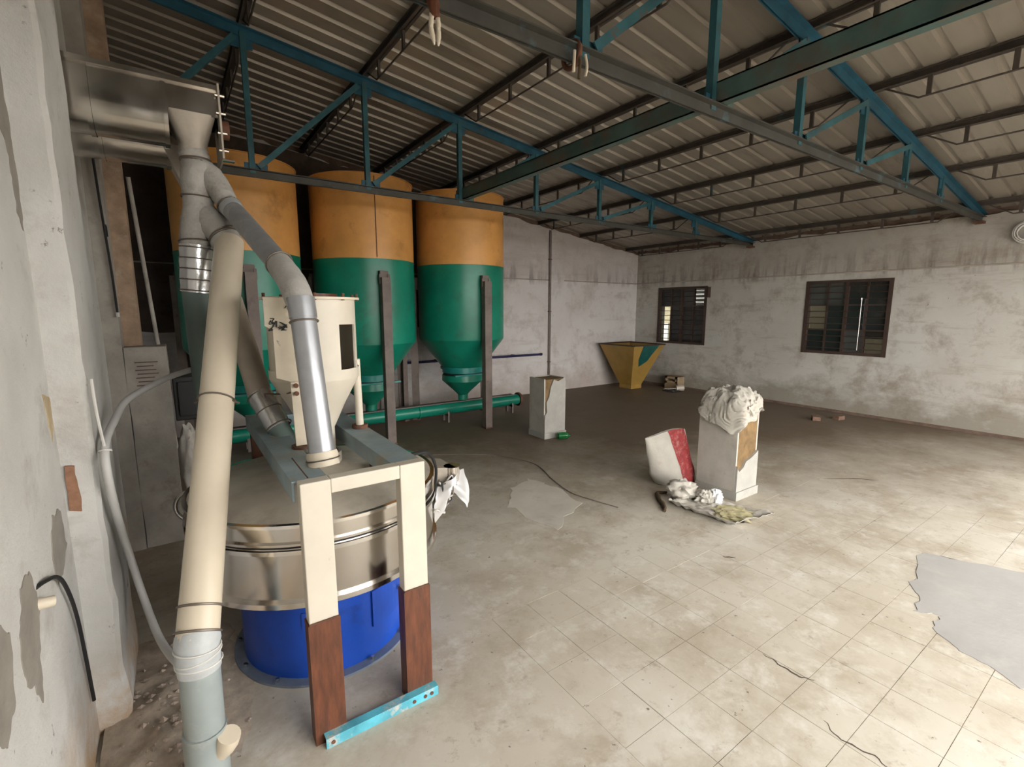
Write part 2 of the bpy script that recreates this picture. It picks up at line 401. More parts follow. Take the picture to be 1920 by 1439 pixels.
# ---- right wall with two window openings
W1 = (2.655, 3.845); W2 = (5.67, 6.835); WZ = (.935, 2.105)
def wall_cells(m, ys, top):
    pass
m = MB(); TH = .23
def ragz(y, seed, amp=.03): return amp * noise.noise(Vector((y * 3.1, seed, 0))) + amp * .7 * noise.noise(Vector((y * 9.7, seed, 4)))
m.box(XR, XR + TH, YF, YB + TH, 0, WZ[0])
prev = YF
for a, b in (W1, W2):
    m.box(XR, XR + TH, prev, a, WZ[0], WZ[1]); prev = b
m.box(XR, XR + TH, prev, YB + TH, WZ[0], WZ[1])
N = 90; ys = [YF + (YB + TH - YF) * i / N for i in range(N + 1)]
top = [2.855 + ragz(y, 2.) for y in ys]
vs = []
for y, z in zip(ys, top): vs += [(XR, y, WZ[1]), (XR, y, z), (XR + TH, y, z), (XR + TH, y, WZ[1])]
m.add(vs, [(4 * i + k, 4 * i + 4 + k, 4 * i + 4 + (k + 1) % 4, 4 * i + (k + 1) % 4) for i in range(N) for k in range(4)])
wr = struct(m.build('wall_right', 'plaster_right'))
m = MB()
vs = []
for y in ys: vs += [(XR + .06 - .03 * abs(ragz(y, 7., .8)), y, 2.78), (XR + .05, y, zroof(XR) + .02)]
m.add(vs, [(2 * i, 2 * i + 2, 2 * i + 3, 2 * i + 1) for i in range(N)])
m.box(XR + .06, XR + .2, YF, YB + TH, 2.7, zroof(XR + .1) + .01)
m.build('mortar_fill', 'mortar_dark', wr)
# lintel band: a slim drip ledge with an uneven lower lip
m = MB(); vs = []
for y in ys: vs += [(XR - .012, y, 2.225 + .006 * noise.noise(Vector((y * 4, 0, 0)))), (XR - .002, y, 2.205), (XR + .02, y, 2.205), (XR + .02, y, 2.235)]
m.add(vs, [(4 * i + k, 4 * i + 4 + k, 4 * i + 4 + (k + 1) % 4, 4 * i + (k + 1) % 4) for i in range(N) for k in range(4)])
m.build('lintel_ledge', 'band', wr)
struct(MB().box(XR - .022, XR, YF, YB, 0, .04).build('baseboard_right', 'mortar_dark'))

# ---- back (gable) wall
m = MB(); N = 100; xs = [XL - .25 + (XR + TH - XL + .25) * i / N for i in range(N + 1)]; vs = []
for x in xs:
    z = zroof(x) - .085 + ragz(x, 11., .035)
    vs += [(x, YB, 0), (x, YB, z), (x, YB + TH, z), (x, YB + TH, 0)]
m.add(vs, [(4 * i + k, 4 * i + 4 + k, 4 * i + 4 + (k + 1) % 4, 4 * i + (k + 1) % 4) for i in range(N) for k in range(4)])
wb = struct(m.build('wall_back', 'plaster_back'))
m = MB(); vs = []
for x in xs: vs += [(x, YB + .07, zroof(x) - .25), (x, YB + .05, zroof(x) + .02), (x, YB + .2, zroof(x) + .02), (x, YB + .2, zroof(x) - .25)]
m.add(vs, [(4 * i + k, 4 * i + 4 + k, 4 * i + 4 + (k + 1) % 4, 4 * i + (k + 1) % 4) for i in range(N) for k in range(4)])
m.build('mortar_fill', 'mortar_dark', wb)
m = MB(); vs = []
for x in xs: vs += [(x, YB - .012, 2.222 + .005 * noise.noise(Vector((x * 4, 3, 0)))), (x, YB - .002, 2.203), (x, YB + .02, 2.203), (x, YB + .02, 2.232)]
m.add(vs, [(4 * i + k, 4 * i + 4 + k, 4 * i + 4 + (k + 1) % 4, 4 * i + (k + 1) % 4) for i in range(N) for k in range(4)])
m.build('lintel_ledge', 'band', wb)
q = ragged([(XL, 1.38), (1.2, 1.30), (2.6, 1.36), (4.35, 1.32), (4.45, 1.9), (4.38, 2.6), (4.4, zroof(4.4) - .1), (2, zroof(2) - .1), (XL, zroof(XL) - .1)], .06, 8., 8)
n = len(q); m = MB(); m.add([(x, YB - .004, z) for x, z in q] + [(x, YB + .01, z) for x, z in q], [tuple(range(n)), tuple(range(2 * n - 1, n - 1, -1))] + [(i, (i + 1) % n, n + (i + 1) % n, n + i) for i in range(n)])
m.build('shade_layer', 'shade_brown', wb)  # thin dark layer that paints in the shade behind the silos
MB().box(6.13, 6.47, YB - .035, YB + .02, 0, zroof(6.4) - .10).build('pilaster', 'plaster_back', wb)
MB().box(2.62, 2.86, YB - .06, YB + .02, 0, 2.9).build('pilaster', 'plaster_back', wb)

# ---- left wall: near whitewashed stretch, pilaster, set-back dark stretch with a brick post
m = MB(); N = 40; vs = []
m.box(XL - .23, XL, YF, YB + TH, 0, zroof(XL) + .05)
wl = struct(m.build('wall_left', 'plaster_left'))
m = MB(); n = 46; vs = []
for k in range(n + 1):
    z = 4.0 * k / n
    e = .013 * noise.noise(Vector((z * 5, 1, 0))) + .006 * noise.noise(Vector((z * 19, 2, 0)))
    f_ = .012 * noise.noise(Vector((z * 4, 7, 0)))
    vs += [(XL - .02, 2.27 + f_, z), (-.292 + e, 2.275 + f_ * .5, z), (-.278 + e, 2.295 + e, z), (-.28 + e * .5, 2.80, z), (XL - .02, 2.80, z)]
m.add(vs, [(5 * i + k, 5 * i + (k + 1) % 5, 5 * i + 5 + (k + 1) % 5, 5 * i + 5 + k) for i in range(n) for k in range(5)])
m.build('pilaster', 'plaster_left', wl)
MB().box(XL - .02, -.288, 4.02, 4.2, 0, 4.0).build('pilaster', 'plaster_grey', wl)
MB().box(-.31, -.195, 4.205, 4.42, 0, 3.95).build('pilaster', 'brick_post', wl)
# plaster loss: grey render, tan flaking and one exposed brick
def wall_patch(poly, mt, nm):
    q = ragged(poly, .03, len(poly) * 1.7, 14); n = len(q)
    m = MB(); m.add([(XL + .0025, y, z) for y, z in q] + [(XL - .004, y, z) for y, z in q], [tuple(range(n)), tuple(range(2 * n - 1, n - 1, -1))] + [(i, (i + 1) % n, n + (i + 1) % n, n + i) for i in range(n)])
    m.build(nm, mt, wl)
wall_patch([(1.9, 2.62), (2.12, 2.60), (2.255, 2.45), (2.26, 2.131), (2.255, 1.909), (2.20, 1.95), (2.19, 2.124), (2.12, 2.22), (2.0, 2.3)], 'bare_render', 'bare_patch')
wall_patch([(2.044, 0.99), (2.159, 0.962), (2.179, 0.861), (2.071, 0.773), (1.972, 0.799), (1.961, 0.898)], 'bare_render', 'bare_patch')
wall_patch([(1.725, 0.959), (1.755, 0.814), (1.686, 0.711), (1.64, .61), (1.549, 0.728), (1.552, 0.857), (1.622, 0.947)], 'bare_render', 'bare_patch')
wall_patch([(1.40, 1.0), (1.498, 0.904), (1.46, 0.76), (1.36, .70), (1.3, .85)], 'bare_render', 'bare_patch')
wall_patch([(2.16, 1.36), (2.255, 1.345), (2.25, 1.225), (2.19, 1.20)], 'flaked_tan', 'flaked_patch')
q = ragged([(XL + .010, .93), (XL + .040, .92), (XL + .044, 1.0), (XL + .034, 1.09), (XL + .008, 1.095)], .008, 3., 8); n = len(q); m = MB()
m.add([(x, 2.262, z) for x, z in q] + [(x, 2.30, z) for x, z in q], [tuple(range(n)), tuple(range(2 * n - 1, n - 1, -1))] + [(i, (i + 1) % n, n + (i + 1) % n, n + i) for i in range(n)])
m.build('brick', 'brick', wl)

# ---- unseen front wall, added to limit light: wide doorway, the only big daylight source
m = MB(); DW = (.5, 8.2, 2.66)
m.box(XL - .23, DW[0], YF - .2, YF, 0, 2.66); m.box(DW[1], XR + TH, YF - .2, YF, 0, 2.66)
xs_ = [XL - .23, DW[0], DW[1], XR + TH]
m.add([v for x in (XL - .23, XR + TH) for v in ((x, YF - .2, 2.66), (x, YF, 2.66), (x, YF, zroof(x) + .03), (x, YF - .2, zroof(x) + .03))],
      [(0, 1, 2, 3), (7, 6, 5, 4), (0, 4, 5, 1), (1, 5, 6, 2), (2, 6, 7, 3), (3, 7, 4, 0)])
struct(m.build('added_front_wall', 'plaster_right'))

# ---- roof: corrugated sheets on the slope, one object each
ceil = bpy.data.objects.new('ceiling', None); col.objects.link(ceil); struct(ceil)
xa, xb = XL - .3, XR + .55
def sheet_mesh():
    prof = []
    pit = .2
    for k in range(5):
        y = k * pit
        prof += [(y, 0), (y + .142, 0), (y + .152, .024), (y + .188, .024)]
    prof.append((5 * pit + .0, 0)); prof.append((5 * pit + .03, 0))
    prof = [(y, z) for y, z in prof]
    m = MB(); n = len(prof); vs = []
    for th in (0, .003):
        for x in (xa, xb):
            for y, z in prof: vs.append((x, y, zroof(x) + z + th))
    fs = []
    for i in range(n - 1):
        fs += [(i, i + 1, n + i + 1, n + i), (2 * n + i, 3 * n + i, 3 * n + i + 1, 2 * n + i + 1),
               (i, 2 * n + i, 2 * n + i + 1, i + 1), (n + i, n + i + 1, 3 * n + i + 1, 3 * n + i)]
    fs += [(0, n, 3 * n, 2 * n), (n - 1, 3 * n - 1, 4 * n - 1, 2 * n - 1)]
    m.add(vs, fs); return m.mesh('roof_sheet', 'roof_sheet')
sm = sheet_mesh()
for k in range(10):
    o = bpy.data.objects.new('roof_sheet', sm); col.objects.link(o); o.parent = ceil
    o.location = (0, YB + .45 - (k + 1) * 1.0, .002 * (k % 2))

# ================================================================== ROOF STEEL
nodes = [6.95, 5.87, 4.81, 3.74, 2.69, 1.67, .67, -.33]
ZB = 2.80
def dbl_angle(m, a, b, w, h, flange_up):
    # pair of angles back to back
    for s_ in (-1, 1):
        m.bar(a, b, .007, h, off=(s_ * .009, 0))
        m.bar(a, b, w / 2, .007, off=(s_ * (.009 + w / 4), (h / 2 - .0035) * (1 if flange_up else -1)))
def make_truss():
    r = thing('roof_truss', 'x', 'roof truss', (0, 0, 0), 'roof trusses')
    m = MB(); dbl_angle(m, (8.72, 0, zc(8.72)), (XL - .1, 0, zc(XL - .1)), .09, .075, True); m.build('top_chord', 'blue_paint', r)
    m = MB(); dbl_angle(m, (8.72, 0, ZB), (XL - .1, 0, ZB), .085, .06, True); m.build('bottom_chord', 'chord_paint', r)
    for i, x in enumerate(nodes):
        MB().bar((x, .004, ZB), (x, .004, zc(x)), .045, .045, up=(1, 0, 0)).build('vertical', 'teal_paint', r)
        MB().box(x - .09, x + .07, -.006, .006, zc(x) - .12, zc(x) + .005).build('gusset_plate', 'blue_paint', r)
        MB().box(x - .06, x + .12, -.006, .006, ZB - .02, ZB + .085).build('gusset_plate', 'blue_paint', r)
        if i + 1 < len(nodes) and i > 0:
            x2 = nodes[i]; x1 = nodes[i + 1]
            m = MB(); m.bar((x1 + .06, -.012, ZB + .04), (x2 - .05, -.012, zc(x2) - .06), .008, .045, up=(0, 1, 0)); m.bar((x1 + .06, -.012, ZB + .04), (x2 - .05, -.012, zc(x2) - .06), .04, .008, up=(0, 1, 0), off=(.02, -.02))
            m.build('diagonal', 'teal_paint', r)
    MB().box(8.2, 8.66, -.006, .006, ZB - .02, zc(8.4)).build('gusset_plate', 'blue_paint', r)
    MB().box(8.56, 8.74, -.05, .05, ZB - .06, ZB - .03).build('bearing_plate', 'rust', r)
    return r
tr1 = make_truss()
tr1.location = (0, 4.83, 0)
tr1['label'] = 'far blue steel roof truss passing in front of the silos'
tr2 = copy_tree(tr1); tr2.location = (0, 1.81, 0)
tr2['label'] = 'near steel roof truss crossing the top right of the picture'

pur_x = [8.32] + nodes[:-1]
plab = ['dark trussed purlin closest to the right wall top', 'second purlin up the roof slope from the right wall', 'third purlin up the roof slope from the right wall',
        'fourth purlin up the roof slope from the right wall', 'fifth purlin up the roof slope from the right wall', 'sixth purlin up the slope, directly above the long green tie beam',
        'seventh purlin up the slope, above the gap between the silos', 'highest purlin in view, in the dark over the conveyor']
for x, lb in zip(pur_x, plab):
    r = thing('purlin', lb, 'purlin', (x, 3.0, zc(x)), 'roof purlins')
    z0 = zc(x) + .036; m = MB()
    m.box(x - .028, x + .028, YF + .02, YB + .1, z0 + .052, z0 + .060); m.box(x - .028, x + .028, YF + .02, YB + .1, z0, z0 + .007)
    m.box(x - .004, x + .004, YF + .02, YB + .1, z0, z0 + .060)
    m.build('channel', 'purlin_paint', r)
    dr = .135
    for y0, y1 in ((-.85, 1.81), (1.81, 4.83), (4.83, 7.45)):
        a, b = y0 + .35, y1 - .35
        MB().tube([(x, y0 + .12, z0 + .005), (x, a, z0 - dr), (x, b, z0 - dr), (x, y1 - .12, z0 + .005)], .0075, 8).build('tie_rod', 'purlin_paint', r)
        for k in range(5):
            y = a + .06 + (b - a - .12) * k / 4
            MB().bar((x, y, z0 - dr), (x, y, z0 + .004), .03, .02, up=(1, 0, 0)).build('strut', 'purlin_paint', r)
# long tie beam lying on the bottom chords
r = thing('tie_beam', 'long green-grey steel channel beam running between the truss bottom chords', 'steel beam', (2.73, 2, 2.84))
m = MB(); m.box(2.705, 2.713, YF + .02, 4.95, 2.835, 2.955); m.box(2.705, 2.775, YF + .02, 4.95, 2.835, 2.843); m.box(2.705, 2.775, YF + .02, 4.95, 2.947, 2.955)
m.build('channel', 'beam_green', r)
for y in (1.81, 4.83): MB().box(2.775, 2.835, y - .05, y + .05, 2.828, 2.90).build('cleat', 'beam_green', r)
# frayed cloth ties hanging from the near truss
r = thing('cloth_tie', 'frayed cream cloth tie hanging from the near truss at top edge', 'cloth', (.88, 1.75, 2.64))
m = MB(); m.tube(spline([(.90, 1.80, 2.86), (.88, 1.765, 2.78), (.885, 1.76, 2.71)]), [.022, .023, .024, .025, .025, .024, .024, .023, .022, .022, .021, .02, .02, .02, .02, .018, .016], 10, wr=.4); m.build('knot', 'rust_red', r, 50)
for dx in (-.011, .012): MB().tube(spline([(.885 + dx, 1.76, 2.72), (.883 + dx * 1.3, 1.757, 2.67), (.887 + dx * .7, 1.755, 2.615)]), [.009] * 13 + [.008, .007, .005, .003], 8, wr=.3).build('strand', 'cream_worn', r, 50)
r = thing('rope_scrap', 'short rope scrap knotted round the near truss bottom chord node', 'rope', (1.60, 1.76, 2.72))
MB().ring((1.60, 1.81, ZB), (1, 0, 0), .055, .012, 20, 8).build('loop', 'rust', r, 50)
for dx, c_ in ((-.03, 'cream_worn'), (.035, 'cream_worn'), (0, 'strap_brown')): MB().tube(spline([(1.6 + dx, 1.757, 2.79), (1.6 + dx * 1.2, 1.752, 2.74), (1.598 + dx * 1.1, 1.755, 2.70 - .02 * (dx == 0))]), .007, 8).build('strand', c_, r, 50)

# ================================================================== WINDOWS
def window(name, y0, y1, clear, label):
    r = bpy.data.objects.new(name, None); col.objects.link(r); struct(r, label)
    r.location = (XR, (y0 + y1) / 2, WZ[0])
    x0, x1 = XR - .012, XR + .06; f = .055; z0, z1 = WZ
    m = MB(); m.box(x0, x1, y0, y0 + f, z0, z1); m.box(x0, x1, y1 - f, y1, z0, z1); m.box(x0, x1, y0 + f, y1 - f, z0, z0 + f * .8); m.box(x0, x1, y0 + f, y1 - f, z1 - f * .8, z1)
    m.build('window_frame', 'frame_brown', r)
    yc = (y0 + y1) / 2
    MB().box(x0 + .01, x1, yc - .022, yc + .022, z0 + .04, z1 - .04).build('mullion', 'frame_brown', r)
    for yq in (y0 + (y1 - y0) * .27, y0 + (y1 - y0) * .73): MB().box(x0 + .03, x1 + .02, yq - .012, yq + .012, z0 + .04, z1 - .04).build('stile', 'frame_brown', r)
    for k in (1, 2): MB().box(x0 + .015, x1, y0 + f, y1 - f, z0 + (z1 - z0) * k / 3 - .011, z0 + (z1 - z0) * k / 3 + .011).build('rail', 'frame_brown', r)
    for k in range(1, 12):
        if k % 4 == 0: continue
        z = z0 + (z1 - z0) * k / 12
        MB().tube([(x0 + .012, y0 + .03, z), (x0 + .012, y1 - .03, z)], .0065, 8).build('grille_bar', 'frame_brown', r)
    cols = [y0 + f * .5, y0 + (y1 - y0) * .27, yc, y0 + (y1 - y0) * .73, y1 - f * .5]
    for i in range(4):
        for k in range(3):
            mt = clear.get((i, k), 'pane_dark')
            MB().box(x1 - .012, x1 - .007, cols[i] + .004, cols[i + 1] - .004, z0 + (z1 - z0) * k / 3 + .006, z0 + (z1 - z0) * (k + 1) / 3 - .006).build('pane', mt, r)
    return r
# column 0 is nearest the camera (right in the picture), row 0 is the bottom
w1 = window('window_1', *W1, {(3, 1): 'pane_clear', (0, 0): 'pane_clear', (1, 0): 'pane_grey', (3, 2): 'pane_grey', (2, 2): 'pane_grey'}, 'barred brown steel window nearer the right picture edge')
MB().tube([(XR - .015, 3.03, 1.02), (XR - .012, 3.035, 1.8)], .006, 8).build('bolt_rod', 'stainless_bright', w1)
MB().tube([(XR - .02, 3.035, 1.795), (XR - .02, 3.035, 1.82)], .014, 8).build('bolt_knob', 'stainless_bright', w1)
w2 = window('window_2', *W2, {(3, 1): 'pane_clear', (3, 0): 'pane_clear', (0, 2): 'pane_clear', (1, 2): 'pane_grey'}, 'barred brown steel window nearer the room corner')
MB().box(XR - .09, XR + .02, 5.60, 5.68, 1.88, 2.08).build('shutter_stay', 'frame_brown', w2)
# made-up passage outside the right wall, enclosed to keep the windows dark
ow = struct(MB().box(10.3, 10.5, YF - 1, 12, -.2, 3.4).build('added_outside_wall', 'outside_dark'), 'added dark wall outside, seen through the windows')
MB().box(10.26, 10.3, 3.7, 6.0, .9, 1.78).build('added_wall_panel', 'outside_beige', ow)
MB().box(10.26, 10.3, 2.2, 3.6, .2, 1.12).build('added_wall_panel', 'outside_beige', ow)
MB().box(10.26, 10.3, 7.7, 8.9, .2, 1.75).build('added_wall_panel', 'outside_beige', ow)
MB().box(10.24, 10.26, 7.74, 7.92, .82, 1.3).build('added_wall_panel', 'sky_panel_white', ow)
for z in (1.77, 1.86, 1.95, 2.03):  # white strips standing in for bright sky showing outside
    MB().box(10.18, 10.2, 6.70, 7.06, z + .03, z + .065).build('sky_strip', 'sky_panel_white', ow)
struct(MB().box(XR + TH, 10.5, YF - 1, 12, -.2, -.03).build('ground_passage', 'ground_outside'))
struct(MB().box(XR + TH + .15, 9.95, YF - 1, 12, 3.05, 3.09).build('passage_light_block', 'outside_dark'))  # unseen cover added to hold sky light off the window view

# ================================================================== SILOS
SY, SR = 6.3, .622
def make_silo():
    r = thing('grain_silo', 'x', 'silo', (0, 0, 0), 'grain silos')
    m = MB(); m.lathe([(SR - .012, 3.17), (SR - .012, 2.235), (SR, 2.235), (SR, 3.19), (SR + .012, 3.19), (SR + .012, 3.20), (SR - .012, 3.20), (SR - .012, 3.17)], seg=56); m.build('upper_shell', 'silo_orange', r, 40)
    m = MB(); m.lathe([(SR - .02, 2.2), (SR, 2.235), (SR, 1.24), (SR - .004, 1.22), (.30, .80), (.29, .80)], seg=56); m.build('lower_shell', 'silo_green', r, 25)
    MB().lathe([(SR + .004, 2.225), (SR + .004, 2.245)], seg=56).build('paint_seam', 'silo_green', r, 40)
    m = MB(); m.lathe([(.29, .81), (.325, .81), (.325, .78), (.30, .78), (.30, .725)], seg=40); m.build('collar', 'silo_teal', r, 30)
    MB().lathe([(.285, .73), (.285, .69)], seg=40).build('slide_gap', 'dark_gap', r, 30)
    m = MB(); m.lathe([(.30, .69), (.305, .60), (.12, .43), (.075, .38), (.075, .30), (.05, .30)], seg=40); m.build('outlet_cone', 'silo_green', r, 25)
    m = MB(); m.box(-.30, .30, -.34, -.30, .70, .72); m.build('slide_gate', 'silo_teal', r)
    for a in (-90, 30, 150):
        ca, sa = math.cos(R(a)), math.sin(R(a)); p = Vector((ca, sa, 0)); tn = Vector((-sa, ca, 0)); rr_ = SR + .075
        m = MB(); b_ = p * rr_
        m.bar((b_.x, b_.y, 0.012), (b_.x, b_.y, 2.02), .105, .012, up=tuple(p), off=(0, .045)); 
        for s_ in (-1, 1):
            q = b_ + tn * (s_ * .048); m.bar((q.x, q.y, .012), (q.x, q.y, 2.02), .010, .09, up=tuple(p))
        m.build('leg', 'leg_brown', r)
        q = p * (SR + .03); m = MB(); m.bar((q.x, q.y, 1.93), (q.x, q.y, 2.10), .10, .07, up=tuple(p))
        for s_ in (-1, 1):
            q2 = p * (SR + .06) + tn * (s_ * .05); m.bar((q2.x, q2.y, 1.95), (q2.x, q2.y, 2.06), .03, .03, up=tuple(p))
        m.build('leg_bracket', 'leg_brown', r)
        m = MB(); m.bar((b_.x, b_.y, 0), (b_.x, b_.y, .012), .12, .12, up=tuple(p)); m.build('foot_plate', 'rust', r)
    return r
s0 = make_silo()
for k, (x, lb) in enumerate(((3.50, 'orange and green grain silo at the right end of the row'), (2.09, 'middle orange and green grain silo with a vertical weld seam'), (.68, 'orange and green grain silo at the left, half hidden by pipes'))):
    o = s0 if k == 0 else copy_tree(s0)
    o.location = (x, SY, 0); o['label'] = lb
    sa_ = R((100, -95, 100)[k])
    MB().bar((x + (SR + .002) * math.cos(sa_), SY + (SR + .002) * math.sin(sa_), 2.26), (x + (SR + .002) * math.cos(sa_), SY + (SR + .002) * math.sin(sa_), 3.17), .01, .005, up=(math.cos(sa_), math.sin(sa_), 0)).build('weld_seam', 'rust', o)
# discharge auger under the silos
r = thing('screw_auger', 'green discharge auger pipe running along the floor under the silos', 'auger', (2.5, SY - .02, 0))
ya = SY - .02
MB().tube([(.1, ya, .195), (4.52, ya, .195)], .085, 24).build('casing', 'silo_green', r, 40)
for x in (1.2, 2.75, 3.95): MB().tube([(x, ya, .195), (x + .02, ya, .195)], .102, 24).build('flange', 'silo_green', r, 40)
MB().tube([(4.5, ya, .195), (4.54, ya, .195)], .11, 24).build('end_flange', 'rust', r, 40)
MB().box(.1, 4.4, ya - .05, ya + .05, .278, .292).build('cover_strip', 'leg_brown', r)
for x in (.6, 1.9, 3.2, 4.35):
    m = MB(); m.box(x - .015, x + .015, ya - .09, ya - .06, 0, .16); m.box(x - .015, x + .015, ya + .06, ya + .09, 0, .16); m.box(x - .015, x + .015, ya - .1, ya + .1, .1, .13); m.build('support', 'leg_brown', r)
# wall pipe behind the silos
m = MB(); m.tube([(1.2, YB - .2, .80), (5.76, YB - .2, .79)], .021, 12)
r = thing('wall_pipe', 'thin navy blue pipe fixed along the back wall behind the silos', 'pipe', (3.5, YB - .2, .8))
m.build('pipe', 'pipe_navy', r, 40); MB().tube([(5.74, YB - .2, .79), (5.78, YB - .2, .79)], .026, 12).build('end_cap', 'black_plastic', r, 40)
for x in (2.0, 3.6, 5.2): MB().box(x - .012, x + .012, YB - .21, YB + .005, .785, .805).build('wall_bracket', 'rust', r)
r = thing('conduit', 'vertical grey conduit pipe down the back wall beside the pilaster', 'pipe', (6.10, YB - .02, 0))
MB().tube([(6.105, YB - .022, .0), (6.105, YB - .022, zroof(6.1) - .12)], .021, 10).build('pipe', 'leg_brown', r, 40)
for z in (.6, 1.6, 2.6): MB().box(6.075, 6.135, YB - .046, YB, z, z + .015).build('pipe_clip', 'rust', r)

# ================================================================== SIEVE MACHINE
DX, DY, DR = .53, 2.45, .56
r = thing('vibro_sieve', 'round stainless steel vibrating sieve on a blue drum base', 'sieve machine', (DX, DY, 0))
m = MB(); m.lathe([(.385, .012), (.43, .012), (.43, 0), (.385, 0)], DX, DY, 64, False, False); m.build('floor_flange', 'flange_blue_grey', r, 30)
for k in range(12):
    a = R(15 + k * 30); MB().tube([(DX + .408 * math.cos(a), DY + .408 * math.sin(a), .01), (DX + .408 * math.cos(a), DY + .408 * math.sin(a), .028)], .009, 6).build('anchor_bolt', 'stainless_bright', r)
base = MB().lathe([(.385, .0), (.385, .415), (.36, .425), (.2, .425)], DX, DY, 64).build('base_drum', 'drum_blue', r, 30)
def curved_panel(a0, a1, z0, z1, rad, th, n=8):
    m = MB(); vs = []
    for i in range(n + 1):
        a = R(a0 + (a1 - a0) * i / n)
        for rr_, z in ((rad, z0), (rad + th, z0), (rad + th, z1), (rad, z1)): vs.append((DX + rr_ * math.cos(a), DY + rr_ * math.sin(a), z))
    fs = [(4 * i + k, 4 * i + (k + 1) % 4, 4 * i + 4 + (k + 1) % 4, 4 * i + 4 + k) for i in range(n) for k in range(4)] + [(3, 2, 1, 0), (4 * n, 4 * n + 1, 4 * n + 2, 4 * n + 3)]
    return m.add(vs, fs)
curved_panel(-72, -40, .16, .34, .383, .012).build('access_door', 'drum_blue', base)
curved_panel(-36, -28, .26, .34, .383, .014).build('door_latch', 'drum_blue', base)
curved_panel(-118, -98, .25, .33, .383, .008).build('name_plate', 'drum_blue', base)
m = MB(); m.tube([(DX + .40 * math.cos(R(-44)), DY + .40 * math.sin(R(-44)), .26), (DX + .43 * math.cos(R(-44)), DY + .43 * math.sin(R(-44)), .26)], .013, 8); m.build('door_knob', 'stainless_bright', base)
MB().lathe([(.34, .42), (.34, .49)], DX, DY, 48).build('rubber_skirt', 'rubber_black', r, 30)
for k in range(10):
    a = R(-90 + k * 36 + 8); x, y = DX + .365 * math.cos(a), DY + .365 * math.sin(a)
    m = MB(); m.tube([(x, y, .425), (x, y, .47)], .014, 10)
    for q in range(3): m.ring((x, y, .432 + q * .014), (0, 0, 1), .018, .004, 12, 6)
    m.build('spring', 'stainless_bright', r, 50)
def ringprof(z, w, h): return [(DR - .01, z), (DR + w, z), (DR + w, z + h), (DR - .01, z + h)]
MB().lathe([(.30, .478), (DR - .01, .478), (DR, .49), (DR, .712)], DX, DY, 72).build('lower_deck', 'stainless', r, 30)
MB().lathe(ringprof(.474, .018, .022), DX, DY, 72).build('bottom_rim', 'stainless_bright', r, 30)
MB().lathe([(DR, .712), (DR + .001, .812)], DX, DY, 72).build('upper_deck', 'stainless', r, 30)
MB().lathe([(DR + .003, .722), (DR + .003, .731)], DX, DY, 72).build('gasket', 'rubber_black', r, 30)
MB().lathe(ringprof(.700, .016, .018), DX, DY, 72).build('clamp_ring', 'stainless_bright', r, 30)
MB().lathe(ringprof(.734, .012, .010), DX, DY, 72).build('clamp_ring', 'stainless', r, 30)
MB().lathe(ringprof(.808, .012, .014), DX, DY, 72).build('top_rim', 'stainless_bright', r, 30)
MB().lathe([(DR, .82), (.50, .835), (.34, .868), (.2, .89), (.115, .90), (.115, .95), (.10, .95)], DX, DY, 72).build('lid', 'lid_dusty', r, 40)
m = MB(); m.tube([(DX + .24, DY - .22, .88), (DX + .24, DY - .22, .90)], .05, 16); m.build('inspection_cap', 'rust', r, 40)
m = MB(); m.ring((DX + .565, DY + .10, .70), (0, 1, .25), .085, .008, 24, 8); m.build('clamp_hoop', 'stainless_bright', r, 50)
m = MB(); m.ring((DX - .53, DY + .21, .72), (0.4, 1, 0), .075, .009, 24, 8); m.build('clamp_hoop', 'stainless_bright', r, 50)
# outlet spout on the right
sp = MB(); sp.add([(1.0, 2.34, .80), (1.0, 2.58, .80), (1.19, 2.42, .80), (1.19, 2.22, .80), (1.0, 2.34, .72), (1.0, 2.58, .72), (1.19, 2.42, .70), (1.19, 2.22, .70)],
                  [(0, 1, 2, 3), (4, 7, 6, 5), (0, 3, 7, 4), (1, 5, 6, 2), (2, 6, 7, 3), (0, 4, 5, 1)])
so = sp.build('outlet_spout', 'stainless_dusty', r)
MB().tube([(1.185, 2.27, .80), (1.185, 2.27, .69)], .045, 20).build('spout_end', 'stainless', r, 40)
# wire wrapped round the spout
r = thing('wire_bundle', 'tangled grey wire wrapped round the steel outlet spout of the sieve', 'wire', (1.07, 2.24, .72))
rr = random.Random(9)
for k in range(9):
    c0 = Vector((1.09 + rr.uniform(-.03, .05), 2.24 + rr.uniform(-.03, .03), .70 + rr.uniform(-.10, .06)))
    pts = [c0 + Vector((rr.uniform(-.05, .05), rr.uniform(-.03, .03), rr.uniform(-.06, .06))) for _ in range(6)]
    MB().tube(spline(pts, 6), .0045, 6).build('wire', ('wire', 'cord_white', 'rubber_black')[k % 3], r, 50)
MB().tube(spline([(.80, 1.92, 1.02), (.93, 2.02, .98), (1.03, 2.15, .86), (1.06, 2.22, .74), (1.05, 2.24, .60)]), .008, 8).build('cable', 'rubber_black', r, 50)
